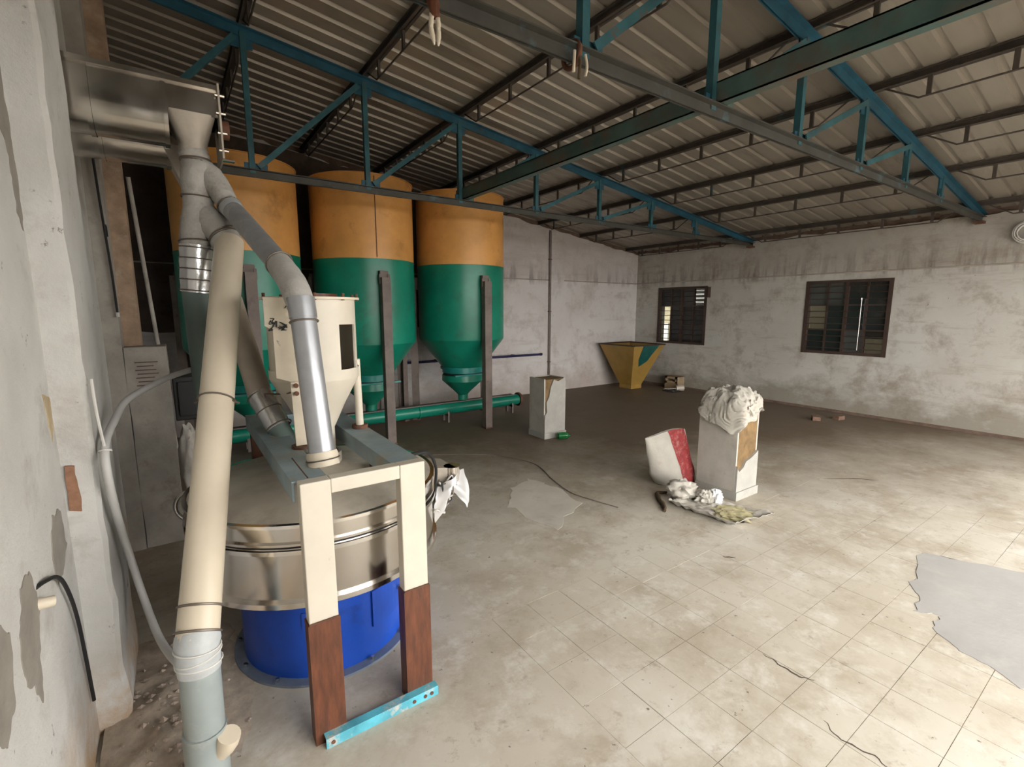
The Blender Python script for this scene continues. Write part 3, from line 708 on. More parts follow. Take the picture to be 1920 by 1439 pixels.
# white plastic bag tied at the spout
m = MB(); n = 22; L = 12; vs = []
for j in range(L + 1):
    for i in range(n + 1):
        u = i / n; v = j / L
        x = 1.055 + .18 * u; top_ = .665 + .075 * math.sin(math.pi * u) + .07 * u * u
        z = top_ - v * (.05 + .13 * abs(u - .45) * 1.6) 
        y = 2.215 + .03 * math.sin(u * 9 + v * 3) + .02 * noise.noise(Vector((u * 6, v * 4, 2))) - .02 * math.sin(math.pi * v)
        if u > .85: z += .05 * (1 - v) * (u - .85) / .15
        vs.append((x, y, z + .01 * noise.noise(Vector((u * 8, v * 6, 9)))))
m.add(vs, [(j * (n + 1) + i, j * (n + 1) + i + 1, (j + 1) * (n + 1) + i + 1, (j + 1) * (n + 1) + i) for j in range(L) for i in range(n)])
bo = m.build('plastic_bag', 'bag_white', None, 60); tag(bo, 'crumpled white plastic bag hanging from the sieve outlet spout', 'bag')
md = bo.modifiers.new('thick', 'SOLIDIFY'); md.thickness = .004

# ---- white steel frame standing in front of the sieve
r = thing('support_frame', 'white painted steel frame with rusty lower legs straddling the sieve', 'steel frame', (.55, 1.78, 0))
for x0, x1 in ((.312, .418), (.682, .788)):
    MB().box(x0, x1, 1.745, 1.80, .495, 1.04).build('upright', 'cream_paint', r, bevel=.004)
    m = MB(); xo = x0 - .006; m.box(xo, xo + .115, 1.735, 1.747, 0, .50); m.box(xo, xo + .010, 1.747, 1.80, 0, .50); m.box(xo + .105, xo + .115, 1.747, 1.80, 0, .50)
    lg = m.build('leg', 'rust_red', r); lg['label'] = 'rusty brown lower leg'
    MB().tube([(xo + .004, 1.741, .498), (xo + .111, 1.741, .498)], .006, 8).build('weld_bead', 'rust', r)
    MB().box(x0, x1 - .01, 3.08, 3.14, 0, 1.0).build('rear_leg', 'rust', r)
MB().box(.418, .682, 1.747, 1.80, .985, 1.04).build('cross_bar', 'cream_paint', r, bevel=.004)
m = MB(); m.box(.335, .80, 1.700, 1.708, .0, .042); m.box(.335, .80, 1.708, 1.736, .036, .042)
fa = m.build('floor_angle', 'angle_cyan', r); fa['label'] = 'chipped light blue floor angle'
for x in (.36, .69, .74, .77): MB().tube([(x, 1.700, .02), (x, 1.697, .02)], .008, 8).build('bolt_hole', 'rust', r)
for x0, x1 in ((.296, .418), (.668, .788)):
    m = MB(); m.box(x0, x1, 1.80, 3.14, 1.028, 1.038); m.box(x0, x0 + .008, 1.80, 3.14, .962, 1.03); m.box(x1 - .008, x1, 1.80, 3.14, .962, 1.03)
    m.build('rail', 'rail_blue', r)
MB().box(.352, .356, 1.81, 2.1, 1.038, 1.0395).build('rail_seam', 'rust', r)
MB().box(.355, .775, 3.05, 3.13, .965, 1.03).build('rear_cross_bar', 'rail_blue', r)

# ---- cream feed hopper (cyclone) standing on the rails
CX, CY, CR = .545, 2.45, .198
r = thing('feed_hopper', 'cream painted cylindrical feed hopper with cut-out window on the rails', 'hopper', (CX, CY, 1.04))
m = MB(); seg = 64; zs = [1.355, 1.37, 1.58, 1.60, 1.64, 1.70]; vs = []
for z in zs:
    for k in range(seg):
        a = 2 * math.pi * k / seg; vs.append((CX + CR * math.cos(a), CY + CR * math.sin(a), z))
fs = []
for j in range(len(zs) - 1):
    for k in range(seg):
        am = math.degrees(2 * math.pi * (k + .5) / seg) % 360
        hole = 1 <= j <= 1 and 292 < am < 328
        if not hole: fs.append((j * seg + k, j * seg + (k + 1) % seg, (j + 1) * seg + (k + 1) % seg, (j + 1) * seg + k))
m.add(vs, fs); bo = m.build('body', 'cream_paint', r, 40)
md = bo.modifiers.new('thick', 'SOLIDIFY'); md.thickness = .008; md.offset = -1
MB().lathe([(CR - .006, 1.695), (CR + .022, 1.695), (CR + .022, 1.705), (CR - .006, 1.705)], CX, CY, 48).build('top_flange', 'cream_worn', r, 30)
MB().lathe([(CR - .05, 1.703), (.12, 1.708), (.12, 1.722), (.0, 1.722)], CX, CY, 40).build('top_cover', 'rust_red', r, 30)
for k in range(10):
    a = R(k * 36 + 10); MB().tube([(CX + .21 * math.cos(a), CY + .21 * math.sin(a), 1.69), (CX + .21 * math.cos(a), CY + .21 * math.sin(a), 1.722)], .007, 6).build('flange_bolt', 'rust', r)
MB().lathe([(CR, 1.36), (CR + .004, 1.33), (CR, 1.315), (.135, 1.20), (.075, 1.07), (.075, .96)], CX, CY, 48).build('cone', 'cream_paint', r, 25)
MB().lathe([(CR + .006, 1.325), (CR + .006, 1.372)], CX, CY, 48).build('band', 'cream_paint', r, 30)
# flat side plate with scrawled markings, on the left
sp = MB(); sp.add([(.315, 2.27, 1.70), (.50, 2.245, 1.70), (.50, 2.245, 1.30), (.345, 2.27, 1.355), (.345, 2.27, 1.56), (.315, 2.27, 1.58),
                   (.315, 2.28, 1.70), (.50, 2.255, 1.70), (.50, 2.255, 1.30), (.345, 2.28, 1.355), (.345, 2.28, 1.56), (.315, 2.28, 1.58)],
                  [(0, 1, 2, 3, 4, 5), (11, 10, 9, 8, 7, 6)] + [(i, (i + 1) % 6, 6 + (i + 1) % 6, 6 + i) for i in range(6)])
side = sp.build('side_plate', 'cream_worn', r); side['label'] = 'worn cream plate with scribbled black marks'
rr = random.Random(21)
for k in range(11):
    u, w = .335 + .055 * rr.random(), 1.555 + .05 * rr.random()
    pts = []
    for q in range(4):
        x = u + rr.uniform(-.016, .016); z = w + rr.uniform(-.016, .016)
        pts.append((x, 2.27 - (x - .315) * .135 - .0015, z))
    MB().tube(spline(pts, 4), .0021, 5).build('marker_scrawl', 'black_plastic', side)
for (x, z, a) in ((.46, 1.46, .02), (.352, 1.585, .03), (.40, 1.66, .012), (.43, 1.655, .01)):
    y = 2.27 - (x - .315) * .135 - .0015
    MB().tube([(x - a * .4, y, z - a * .5), (x + a * .2, y, z + a * .5)], .002, 5).build('marker_scrawl', 'black_plastic', side)
MB().tube([(.752, 2.46, 1.055), (.745, 2.45, 1.40)], .0195, 16).build('leg', 'cream_paint', r, 40)
MB().tube([(.752, 2.46, 1.038), (.752, 2.46, 1.056)], .04, 20).build('leg_foot', 'rust', r, 40)
m = MB(); m.bar((.425, 2.245, 1.04), (.42, 2.25, 1.335), .05, .014, up=(0, 1, 0)); m.build('leg', 'cream_worn', r)
MB().tube([(.425, 2.245, 1.038), (.425, 2.245, 1.05)], .045, 16).build('leg_foot', 'rust', r, 40)
MB().tube([(.40, 2.67, 1.038), (.415, 2.60, 1.36)], .018, 16).build('leg', 'cream_paint', r, 40)
for z in (1.285, 1.32): MB().tube([(.415, 2.24, z), (.415, 2.232, z)], .010, 10).build('leg_bolt', 'rust', r)

# ================================================================== CONVEYORS AND PIPES
def conveyor(name, label, yc, x1, zt, plate):
    r = thing(name, label, 'conveyor', (0, yc, zt), 'screw conveyors')
    hw = .12; prof = [(-hw, 0), (-hw, -.135)] + [(-hw * math.cos(R(a)), -.135 - hw * math.sin(R(a))) for a in range(12, 180, 12)] + [(hw, -.135), (hw, 0)]
    segs = [XL, -.22, .055, x1]
    for i in range(3):
        a, b = segs[i], segs[i + 1]
        if b <= a: continue
        if i == 2 and plate:
            MB().box(a, b, yc - hw, yc - hw + .004, zt - .12, zt).build('trough', 'stainless', r)
            MB().box(a, b, yc + hw - .004, yc + hw, zt - .12, zt).build('trough', 'stainless', r)
            continue
        m = MB(); n = len(prof); nn = 8; vs = []
        for k in range(nn + 1):
            x = a + (b - a) * k / nn
            for y, z in prof: 
                d = .0016 * noise.noise(Vector((x * 14, y * 12, z * 12)))
                vs.append((x, yc + y + d, zt + z + d))
        m.add(vs, [(k * n + j, k * n + j + 1, (k + 1) * n + j + 1, (k + 1) * n + j) for k in range(nn) for j in range(n - 1)])
        m.build('trough', 'stainless', r, 30)
    for x in segs[1:3]:
        m = MB(); vs = []
        n = len(prof)
        for xx in (x - .009, x + .009):
            for y, z in prof: vs.append((xx, yc + y * 1.06, zt + (z + .135) * 1.05 - .135 if z < -.135 else zt + z))
        m.add(vs, [(j, j + 1, n + j + 1, n + j) for j in range(n - 1)]); m.build('joint_strap', 'stainless', r, 40)
    MB().box(XL, x1, yc - hw - .022, yc + hw + .022, zt, zt + .022).build('cover', 'stainless', r)
    MB().box(x1, x1 + .008, yc - hw - .03, yc + hw + .03, zt - .31, zt + .03).build('end_plate', 'stainless_dusty', r)
    if plate:
        for z in (-.02, -.1, -.19, -.27):
            MB().tube([(x1 - .012, yc - hw - .018, zt + z), (x1 + .028, yc - hw - .018, zt + z)], .008, 8).build('bolt', 'stainless_bright', r)
        MB().tube([(x1, yc, zt - .135), (x1 + .05, yc, zt - .135)], .045, 16).build('bearing', 'rust', r, 40)
        MB().box(x1, x1 + .05, yc - hw - .03, yc - hw + .0, zt - .32, zt - .312).build('end_lip', 'stainless_bright', r)
    return r
c1 = conveyor('screw_conveyor', 'shiny stainless screw conveyor trough with outlet spout, nearest', 3.0, .27, 2.69, True)
m = MB(); q4 = [(.05, 2.868), (.255, 2.868), (.255, 3.132), (.05, 3.132)]; vs = []; n = 24
top_ = []
for k in range(n):
    a = 2 * math.pi * (k + .5) / n; c_, s_ = math.cos(a), math.sin(a); f_ = 1 / max(abs(c_), abs(s_))
    top_.append((.1525 + .1025 * c_ * f_, 3.0 + .132 * s_ * f_, 2.575))
low = [(.157 + .062 * math.cos(2 * math.pi * (k + .5) / n), 3.0 + .062 * math.sin(2 * math.pi * (k + .5) / n), 2.455) for k in range(n)]
neck = [(x, y, 2.38) for x, y, z in low]
m.add(top_ + low + neck, [(i * n + k, i * n + (k + 1) % n, (i + 1) * n + (k + 1) % n, (i + 1) * n + k) for i in range(2) for k in range(n)])
m.build('outlet_spout', 'stainless_dusty', c1, 50)
c2 = conveyor('screw_conveyor', 'second stainless screw conveyor running behind the first one', 3.36, .22, 2.67, False)
m = MB(); m.add([(.02, 3.24, 2.54), (.21, 3.24, 2.54), (.21, 3.48, 2.54), (.02, 3.48, 2.54), (.15, 3.26, 2.2), (.22, 3.26, 2.2), (.22, 3.34, 2.2), (.15, 3.34, 2.2)],
            [(0, 1, 5, 4), (1, 2, 6, 5), (2, 3, 7, 6), (3, 0, 4, 7), (4, 5, 6, 7)])
m.build('outlet_spout', 'stainless_dusty', c2)
# conveyor hanger rods
for x in (-.1,):
    pass

# fabric sleeves branching from the spout
r = thing('cloth_sleeve', 'grey cloth sleeve branching in two stages below the conveyor spout', 'sleeve', (.16, 2.98, 2.1))
MB().tube(spline([(.156, 3.0, 2.43), (.164, 3.0, 2.38), (.168, 2.99, 2.33), (.160, 2.985, 2.26), (.158, 2.98, 2.19), (.157, 2.97, 2.12)], 5), [.066, .066, .065, .064, .064, .064, .066, .068, .071, .074, .077, .078, .077, .076, .074, .072, .07, .069, .068, .068, .068, .069, .07, .07, .07, .07], 20, wr=.10, seed=1).build('main_sleeve', 'cloth_grey', r, 60)
MB().tube(spline([(.19, 2.99, 2.35), (.222, 2.965, 2.30), (.252, 2.93, 2.24), (.272, 2.89, 2.185), (.287, 2.86, 2.145)], 5), [.055, .057, .058, .059, .06, .06, .06, .06, .059, .058, .057, .056, .055, .054, .053, .052, .05, .05, .05, .05, .05], 18, wr=.10, seed=4).build('branch_sleeve', 'cloth_grey', r, 60)
MB().tube(spline([(.157, 2.972, 2.15), (.146, 2.972, 2.08), (.134, 2.972, 2.02), (.129, 2.97, 1.955)], 5), [.068, .07, .072, .073, .074, .074, .074, .073, .073, .072, .072, .071, .071, .071, .071, .071], 20, wr=.09, seed=8).build('branch_sleeve', 'cloth_grey', r, 60)
MB().tube(spline([(.168, 2.965, 2.14), (.20, 2.94, 2.095), (.235, 2.905, 2.035), (.262, 2.87, 1.975)], 5), [.055, .058, .06, .062, .064, .066, .067, .068, .069, .07, .07, .071, .071, .071, .072, .072], 20, wr=.09, seed=12).build('branch_sleeve', 'cloth_grey', r, 60)
for c_, ax, rad in (((.163, 3.0, 2.39), (0, 0, 1), .066), ((.164, 3.0, 2.378), (.1, 0, 1), .067), ((.16, 2.985, 2.205), (.05, 0, 1), .075), ((.25, 2.885, 2.005), (.28, -.35, -.6), .074), ((.247, 2.89, 2.02), (.35, -.3, -.6), .073), ((.28, 2.875, 2.165), (.2, -.4, -.6), .053), ((.131, 2.97, 1.985), (0, .1, 1), .075)):
    MB().ring(c_, ax, rad, .0045, 24, 6).build('wire_tie', 'wire', r, 50)
MB().lathe([(0, 0), (.01, 0)], 0, 0, 3) 
# silver taped joint and grey-green drop pipe (left)
r = thing('drop_pipe', 'dull grey-green drop pipe with a silver taped joint behind the cream pipe', 'pipe', (.12, 3.0, .0))
MB().tube(lerp((.130, 2.97, 1.97), (.111, 2.98, 1.735), 9), [.073, .074, .072, .074, .072, .073, .071, .068, .07], 22, wr=.03).build('taped_joint', 'tape_silver', r, 50)
for k in range(5):
    p = Vector((.130, 2.97, 1.955)).lerp(Vector((.111, 2.98, 1.745)), k / 4); MB().ring(p, (-.08, .03, -1 - .15 * (k % 2)), .0745, .003, 24, 6).build('wire_tie', 'wire', r, 50)
MB().tube([(.112, 2.98, 1.76), (.125, 3.04, 1.15), (.15, 3.10, .0)], .066, 22).build('pipe', 'pvc_green_grey', r, 60)
# cream inclined pipe with grey lower length
r = thing('cream_pipe', 'long cream plastic pipe leaning in the foreground with grey lower section', 'pipe', (-.03, 1.80, 0))
pa, pb = Vector((-.028, 1.812, .542)), Vector((.268, 2.862, 1.985))
MB().tube(lerp(pa, pb, 6), .065, 32).build('upper_pipe', 'pvc_cream', r, 60)
lp = MB().tube([(-.029, 1.806, .515), (-.032, 1.80, .3), (-.036, 1.795, 0)], .061, 32).build('lower_pipe', 'pvc_grey', r, 60); lp['label'] = 'grey lower pipe section'
MB().tube([pa + (pb - pa).normalized() * .022, pa, (-.029, 1.808, .525), (-.0295, 1.806, .49), (-.030, 1.803, .445)], [.0665, .068, .066, .067, .064], 30, wr=.05).build('taped_joint', 'tape_white', r, 60)
MB().tube([(-.034, 1.797, .225), (-.036, 1.795, 0)], .066, 32).build('socket', 'pvc_grey', r, 60)
MB().tube(spline([(-.0, 1.775, .13), (.022, 1.755, .165), (.034, 1.742, .205)], 5), [.034, .034, .035, .035, .036, .036, .037, .037, .037, .037, .036], 20).build('branch_stub', 'pvc_cream', r, 50)
d_ = (pb - pa).normalized()
for f_, rr_ in ((.015, .069), (.06, .068), (.505, .0685)):
    MB().ring(pa.lerp(pb, f_) if f_ > .03 else pa.lerp(pb, f_), d_ + Vector((.10, .0, .02)), rr_, .0042, 30, 6).build('wire_tie', 'wire', r, 50)
for z in (.525, .495, .47): MB().ring((-.029, 1.807, z), (.12 * math.sin(z * 99), .1, 1), .068, .0032, 30, 6).build('cord_wrap', 'cord_white', r, 50)
for s_ in (-1, 1):
    p = pa.lerp(pb, .505); sd = Vector((.82, -.57, 0)) * s_
    MB().tube([p + sd * .066, p + sd * .094 + Vector((0, 0, -.012))], .0045, 6).build('wire_end', 'wire', r)
# grey pipe to the feed hopper, cloth elbow, bright steel drop
r = thing('hopper_pipe', 'grey slanting pipe, cloth elbow and bright steel drop beside the feed hopper', 'pipe', (.44, 1.96, 1.04))
MB().tube(lerp((.285, 2.868, 2.155), (.402, 2.29, 1.828), 6), .049, 24).build('slanting_pipe', 'pipe_grey', r, 60)
MB().tube(lerp((.283, 2.88, 2.165), (.296, 2.82, 2.128), 4), [.052, .053, .052, .051], 20, wr=.06).build('taped_joint', 'tape_white', r, 50)
MB().tube(spline([(.395, 2.33, 1.85), (.412, 2.24, 1.79), (.425, 2.155, 1.725), (.431, 2.11, 1.66)], 5), [.051, .053, .054, .055, .055, .056, .056, .056, .056, .057, .057, .056, .056, .055, .054, .054], 22, wr=.06, seed=3).build('cloth_elbow', 'cloth_grey', r, 60)
MB().tube(lerp((.431, 2.105, 1.685), (.444, 1.96, 1.055), 5), .0495, 32).build('steel_drop', 'pipe_steel', r, 60)
MB().tube(lerp((.431, 2.107, 1.695), (.433, 2.09, 1.615), 3), .0535, 28).build('coupling', 'pipe_steel', r, 60)
MB().ring((.4335, 2.085, 1.60), (0.02, -.22, -1), .0535, .004, 28, 6).build('wire_tie', 'wire', r, 50)
MB().ring((.397, 2.32, 1.845), (.15, -.6, -.4), .055, .004, 28, 6).build('wire_tie', 'wire', r, 50)
MB().tube(lerp((.444, 1.967, 1.085), (.446, 1.955, 1.030), 4), [.056, .060, .058, .062], 26, wr=.05).build('taped_base', 'cream_worn', r, 50)
MB().ring((.445, 1.96, 1.055), (.05, -.2, -1), .063, .003, 28, 6).build('wire_tie', 'wire', r, 50)
# tan pipe to the sieve lid
r = thing('inlet_pipe', 'dusty tan pipe with silver taped joint slanting down to the sieve lid', 'pipe', (.40, 2.5, .9))
MB().tube(lerp((.262, 3.0, 1.70), (.330, 2.68, 1.205), 5), .056, 24).build('pipe', 'pvc_tan', r, 60)
MB().tube(lerp((.326, 2.69, 1.225), (.385, 2.57, 1.065), 7), [.058, .06, .059, .061, .058, .06, .057], 22, wr=.04).build('taped_joint', 'tape_silver', r, 50)
for k in range(3):
    p = Vector((.326, 2.69, 1.215)).lerp(Vector((.385, 2.57, 1.075)), k / 2); MB().ring(p, (.3, -.6, -.8), .061, .003, 24, 6).build('wire_tie', 'wire', r, 50)
MB().tube(lerp((.38, 2.58, 1.08), (.445, 2.47, .90), 4), .050, 22).build('outlet', 'pvc_green_grey', r, 60)
MB().tube(spline([(.45, 2.245, 1.315), (.40, 2.36, 1.27), (.34, 2.62, 1.235)], 6), .004, 6).build('binding_wire', 'rust_red', r, 50)

# ---- things along the left wall
r = thing('brick_pedestal', 'plastered square pedestal standing against the left wall behind the hose', 'pedestal', (-.17, 4.2, 0))
m = MB(); n = 14; vs = []
for k in range(n + 1):
    z = 1.4 * k / n
    for i, (x, y) in enumerate(((-.285, 4.03), (-.055, 4.03), (-.055, 4.19), (-.285, 4.19))):
        vs.append((x + .008 * noise.noise(Vector((z * 4, i * 3.3, 0))), y + .006 * noise.noise(Vector((z * 4, i * 3.3, 5))), z + (.012 * noise.noise(Vector((i * 2.3, 7, 0))) if k == n else 0)))
m.add(vs, [(4 * i + k, 4 * i + (k + 1) % 4, 4 * i + 4 + (k + 1) % 4, 4 * i + 4 + k) for i in range(n) for k in range(4)] + [(3, 2, 1, 0), (4 * n, 4 * n + 1, 4 * n + 2, 4 * n + 3)])
m.build('shaft', 'plaster_grey', r)
for k in range(7): MB().box(-.235 + .01 * (k % 2), -.11 - .012 * (k % 3), 4.022, 4.028, 1.14 + k * .026, 1.147 + k * .026).build('groove_line', 'mortar_dark', r)
r = thing('plaster_stub', 'broken rough plaster stub behind the drop pipe', 'plinth', (.03, 4.66, 0))
blob((.02, 4.70, .34), (.09, .09, .36), 4., .2, 2.2, flat=0., sub=4).build('lump', 'stub_render', r, 60)
r = thing('motor_box', 'black metal box resting on the rough plaster stub', 'box', (.05, 4.8, .76))
MB().box(-.05, .20, 4.60, 4.95, .765, 1.12).build('case', 'black_plastic', r, bevel=.01)
MB().box(-.02, .17, 4.585, 4.60, .80, 1.08).build('cover', 'black_plastic', r, bevel=.005)
r = thing('hose', 'grey plastic hose sagging from the left pilaster to the pipes', 'hose', (-.25, 2.3, .3))
MB().tube(spline([(.085, 3.08, 1.336), (-.0, 2.99, 1.322), (-.079, 2.9, 1.30), (-.198, 2.72, 1.25), (-.235, 2.5, 1.195), (-.249, 2.30, 1.15), (-.248, 2.24, 1.06), (-.246, 2.32, .88), (-.24, 2.46, .66), (-.21, 2.46, .44), (-.165, 2.30, .33), (-.12, 2.12, .33), (-.08, 1.93, .39)], 6), .0145, 12).build('tube', 'hose_grey', r, 60)
MB().tube(spline([(-.262, 2.285, 1.40), (-.258, 2.27, 1.28), (-.249, 2.275, 1.14)], 6), .005, 6).build('tie_cord', 'cord_white', r, 50)
MB().ring((-.249, 2.275, 1.13), (0, .5, 1), .018, .004, 16, 6).build('tie_cord', 'cord_white', r, 50)
r = thing('wall_cable', 'black cable stub curling out of the left wall', 'cable', (-.36, 1.9, .7))
MB().tube(spline([(-.385, 1.745, .885), (-.366, 1.80, .882), (-.36, 1.93, .83), (-.358, 2.02, .73), (-.36, 2.10, .585), (-.362, 2.15, .38), (-.364, 2.185, .215)], 6), .006, 8).build('cable', 'rubber_black', r, 60)
pg = thing('wall_peg', 'small wooden peg set in the left wall below the cable', 'peg', (-.36, 1.74, .83))
MB().tube([(-.39, 1.745, .845), (-.345, 1.765, .835)], [.018, .015], 10).build('peg', 'cream_worn', pg, 40)
r = thing('wall_wires', 'dark wires running down the brick post on the left wall', 'wire', (-.30, 4.0, 2.0))
MB().tube(spline([(-.318, 4.0, 2.75), (-.306, 3.995, 2.3), (-.292, 4.0, 1.9), (-.288, 4.0, 1.62)], 6), .007, 6).build('wire', 'rubber_black', r)
MB().tube(spline([(-.285, 4.19, 2.75), (-.30, 4.1, 2.45), (-.292, 4.005, 2.1)], 6), .006, 6).build('wire', 'rubber_black', r)
MB().tube([(-.287, 4.0, 1.63), (-.287, 4.0, 1.60)], .01, 8).build('wire_cap', 'cord_white', r)
r = thing('leaning_rod', 'thin grey rod leaning in the dark gap left of the silos', 'rod', (.0, 5.4, 0))
MB().tube([(-.20, 5.2, 2.72), (-.06, 5.5, 0)], .016, 10).build('rod', 'plaster_grey', r, 40)

# ================================================================== OPEN FLOOR
def column_stub(label, x0, x1, y0, y1, h, chip, seed):
    r = thing('column_stub', label, 'column', ((x0 + x1) / 2, (y0 + y1) / 2, 0), 'cut-off columns')
    core = MB().box(x0 + .02, x1 - .02, y0 + .02, y1 - .02, 0, h - .01).build('core', 'stub_core', r)
    # rendered faces with a broken edge, 20 mm thick
    def face(pts, fn, nm, mt):
        n = len(pts); m = MB()
        vs = [fn(u, z, 0) for u, z in pts] + [fn(u, z, 1) for u, z in pts]
        m.add(vs, [tuple(range(n)), tuple(range(2 * n - 1, n - 1, -1))] + [(i, (i + 1) % n, n + (i + 1) % n, n + i) for i in range(n)])
        m.build(nm, mt, r)
    def br(pts, amp=.012):
        return [(u + amp * noise.noise(Vector((u * 20, z * 20, seed))), z + amp * noise.noise(Vector((u * 20, z * 20, seed + 4)))) for u, z in pts]
    w, d = x1 - x0, y1 - y0
    # front (towards the open end)
    edge = [(w * a, h * b) for a, b in chip]
    face([(0, 0), (w, 0)] + br(edge), lambda u, z, k: (x0 + u, y0 + .02 * k, z), 'front_render', 'stub_white')
    face([(.02, 0), (d, 0), (d, h), (.02, h)], lambda u, z, k: (x0 + .02 * k, y0 + u, z), 'side_render', 'stub_render')
    face([(.02, 0), (d, 0), (d, h), (.02, h)], lambda u, z, k: (x1 - .02 * k, y0 + u, z), 'side_render', 'stub_render')
    face([(.02, 0), (w - .02, 0), (w - .02, h), (.02, h)], lambda u, z, k: (x0 + u, y1 - .02 * k, z), 'back_render', 'stub_render')
    m = MB(); b_ = .012; m.box(x0 - b_, x1 + b_, y0 - b_, y0, 0, .075); m.box(x0 - b_, x0, y0, y1, 0, .075); m.box(x1, x1 + b_, y0, y1, 0, .075); m.build('plinth', 'stub_white', r)
    return r
column_stub('cut-off plastered column draped with sacks', 3.87, 4.20, 2.14, 2.53, .775,
            [(1, .52), (.86, .50), (.72, .47), (.55, .44), (.40, .42), (.25, .36), (.10, .33), (.03, .36), (.0, .40)], 1.)
column_stub('cut-off plastered column beside the silos with bare top', 3.77, 4.11, 4.655, 4.98, .775,
            [(1, .96), (.85, .99), (.62, .95), (.40, .99), (.27, .86), (.22, .70), (.08, .62), (.10, .45), (.02, .40), (0, .30)], 2.)
# crumpled sack draped on the near column
r = thing('draped_sack', 'crumpled dirty white woven sacks heaped over the near column top', 'sack', (4.02, 2.33, .78))
m = MB(); nu, nv = 150, 56; vs = []
for j in range(nv + 1):
    v = j / nv
    for i in range(nu):
        a = 2 * math.pi * i / nu; c_, s_ = math.cos(a), math.sin(a)
        sq = 1 / (abs(c_) ** 4 + abs(s_) ** 4) ** .25
        rx, ry = .190 * sq, .215 * sq
        hang = .15 * max(0, math.cos(a - R(205))) ** 1.5 + .03 + .04 * noise.noise(Vector((a * 2, 3, 3)))
        if v < .55:
            t_ = v / .55; rad = math.sin(t_ * math.pi / 2) ** .8; z = .80 + .165 * math.cos(t_ * math.pi / 2) ** .9
        else:
            t_ = (v - .55) / .45; rad = 1 + .04 * t_; z = .80 - hang * t_
        q_ = Vector((c_ * rad, s_ * rad, v))
        tw = a + 1.6 * noise.noise(q_ * 1.4) + v * .9
        fold = .055 * noise.noise(Vector((c_ * 2.2, s_ * 2.2, v * 1.2 + 3))) + .042 * (.5 - abs(noise.noise(Vector((tw * 5.0, v * 1.0, 8.))))) + .034 * (.5 - abs(noise.noise(Vector((tw * 14, v * 2.0, 1)))))
        rad2 = rad * (1 + 2.0 * fold * min(1, v * 2.5))
        z += (.04 * noise.noise(q_ * 3.2 + Vector((0, 0, 6))) + .028 * (.3 - abs(noise.noise(Vector((q_.x * 9 + q_.y * 4, q_.y * 5, 4.)))))) * (1 if v < .55 else .3)
        vs.append((4.025 + rx * rad2 * c_, 2.335 + ry * rad2 * s_, z))
m.add(vs, [(j * nu + i, j * nu + (i + 1) % nu, (j + 1) * nu + (i + 1) % nu, (j + 1) * nu + i) for j in range(nv) for i in range(nu)])
bo = m.build('sack_cloth', 'weave_white', r, 60); md = bo.modifiers.new('thick', 'SOLIDIFY'); md.thickness = .004
blob((4.10, 2.20, .84), (.10, .07, .09), 2., .5, 2.4, .25, sub=4).build('fold', 'weave_white', r, 60)
blob((4.00, 2.13, .80), (.09, .035, .07), 6., .5, 2.4, .25, sub=4).build('fold', 'weave_white', r, 60)
# standing sack with a red panel
r = thing('red_white_sack', 'limp white woven sack with a red printed panel leaning beside the near column', 'sack', (3.70, 2.70, 0))
def sackmesh(u0, u1, out):
    m = MB(); n, L = 14, 16; vs = []
    for side in (0, 1):
        for j in range(L + 1):
            for i in range(n + 1):
                u = u0 + (u1 - u0) * i / n; v = j / L
                wdt = .215 * (1 - .08 * v) if v > .2 else .215 * (.80 + .93 * v)
                thick = (.11 * (1 - v) ** .8 + .012) * math.sqrt(max(0, 1 - (2 * u - 1) ** 2) + .02)
                x = 3.80 + (2 * u - 1) * wdt * .90 - .13 * v; y = 2.72 - (2 * u - 1) * wdt * .42 + (-1 if side == 0 else 1) * (thick + out) + .03 * v
                z = .50 * v + .045 * v * math.sin((u - .3) * 3) + .0
                y += .012 * noise.noise(Vector((u * 5, v * 5, side * 4.)))
                vs.append((x, y, max(z, 0.002)))
    k = (n + 1) * (L + 1); fs = []
    for j in range(L):
        for i in range(n):
            q = (j * (n + 1) + i, j * (n + 1) + i + 1, (j + 1) * (n + 1) + i + 1, (j + 1) * (n + 1) + i)
            fs.append(q)
            if out == 0: fs.append(tuple(k + t_ for t_ in q[::-1]))
    if out == 0:
        for j in range(L):
            for i in (0, n): fs.append((j * (n + 1) + i, (j + 1) * (n + 1) + i, k + (j + 1) * (n + 1) + i, k + j * (n + 1) + i))
    m.add(vs, fs); return m
sackmesh(0, 1, 0).build('sack_cloth', 'weave_white', r, 60)
rp = sackmesh(.52, .97, .002)
rp.v = [v for v in rp.v]; 
rp.build('printed_panel', 'weave_red', r, 60)
# flattened floor sack with yellow meal
r = thing('floor_sack', 'flattened white sack lying on the floor with yellow meal on it', 'sack', (3.5, 2.1, 0))
A_, B_, C_, D_ = Vector((3.32, 2.42, 0)), Vector((3.35, 1.84, 0)), Vector((3.80, 1.77, 0)), Vector((3.66, 2.36, 0))
m = MB(); n = 40; vs = []
for j in range(n + 1):
    for i in range(n + 1):
        u, v = i / n, j / n; p = A_.lerp(D_, u).lerp(B_.lerp(C_, u), v)
        e = min(u, 1 - u, v, 1 - v)
        z = .012 + .018 * noise.noise(Vector((p.x * 12, p.y * 9, 1))) + .014 * noise.noise(Vector((p.x * 30, p.y * 24, 4))) + .035 * max(0, 1 - e / .10) * (1 if v > .8 or u < .12 else .4) + .03 * (1 - v) * abs(noise.noise(Vector((p.x * 22, p.y * 14, 9))))
        vs.append((p.x + .02 * noise.noise(Vector((v * 6, 0, 2))), p.y + .02 * noise.noise(Vector((u * 6, 5, 2))), max(.003, z)))
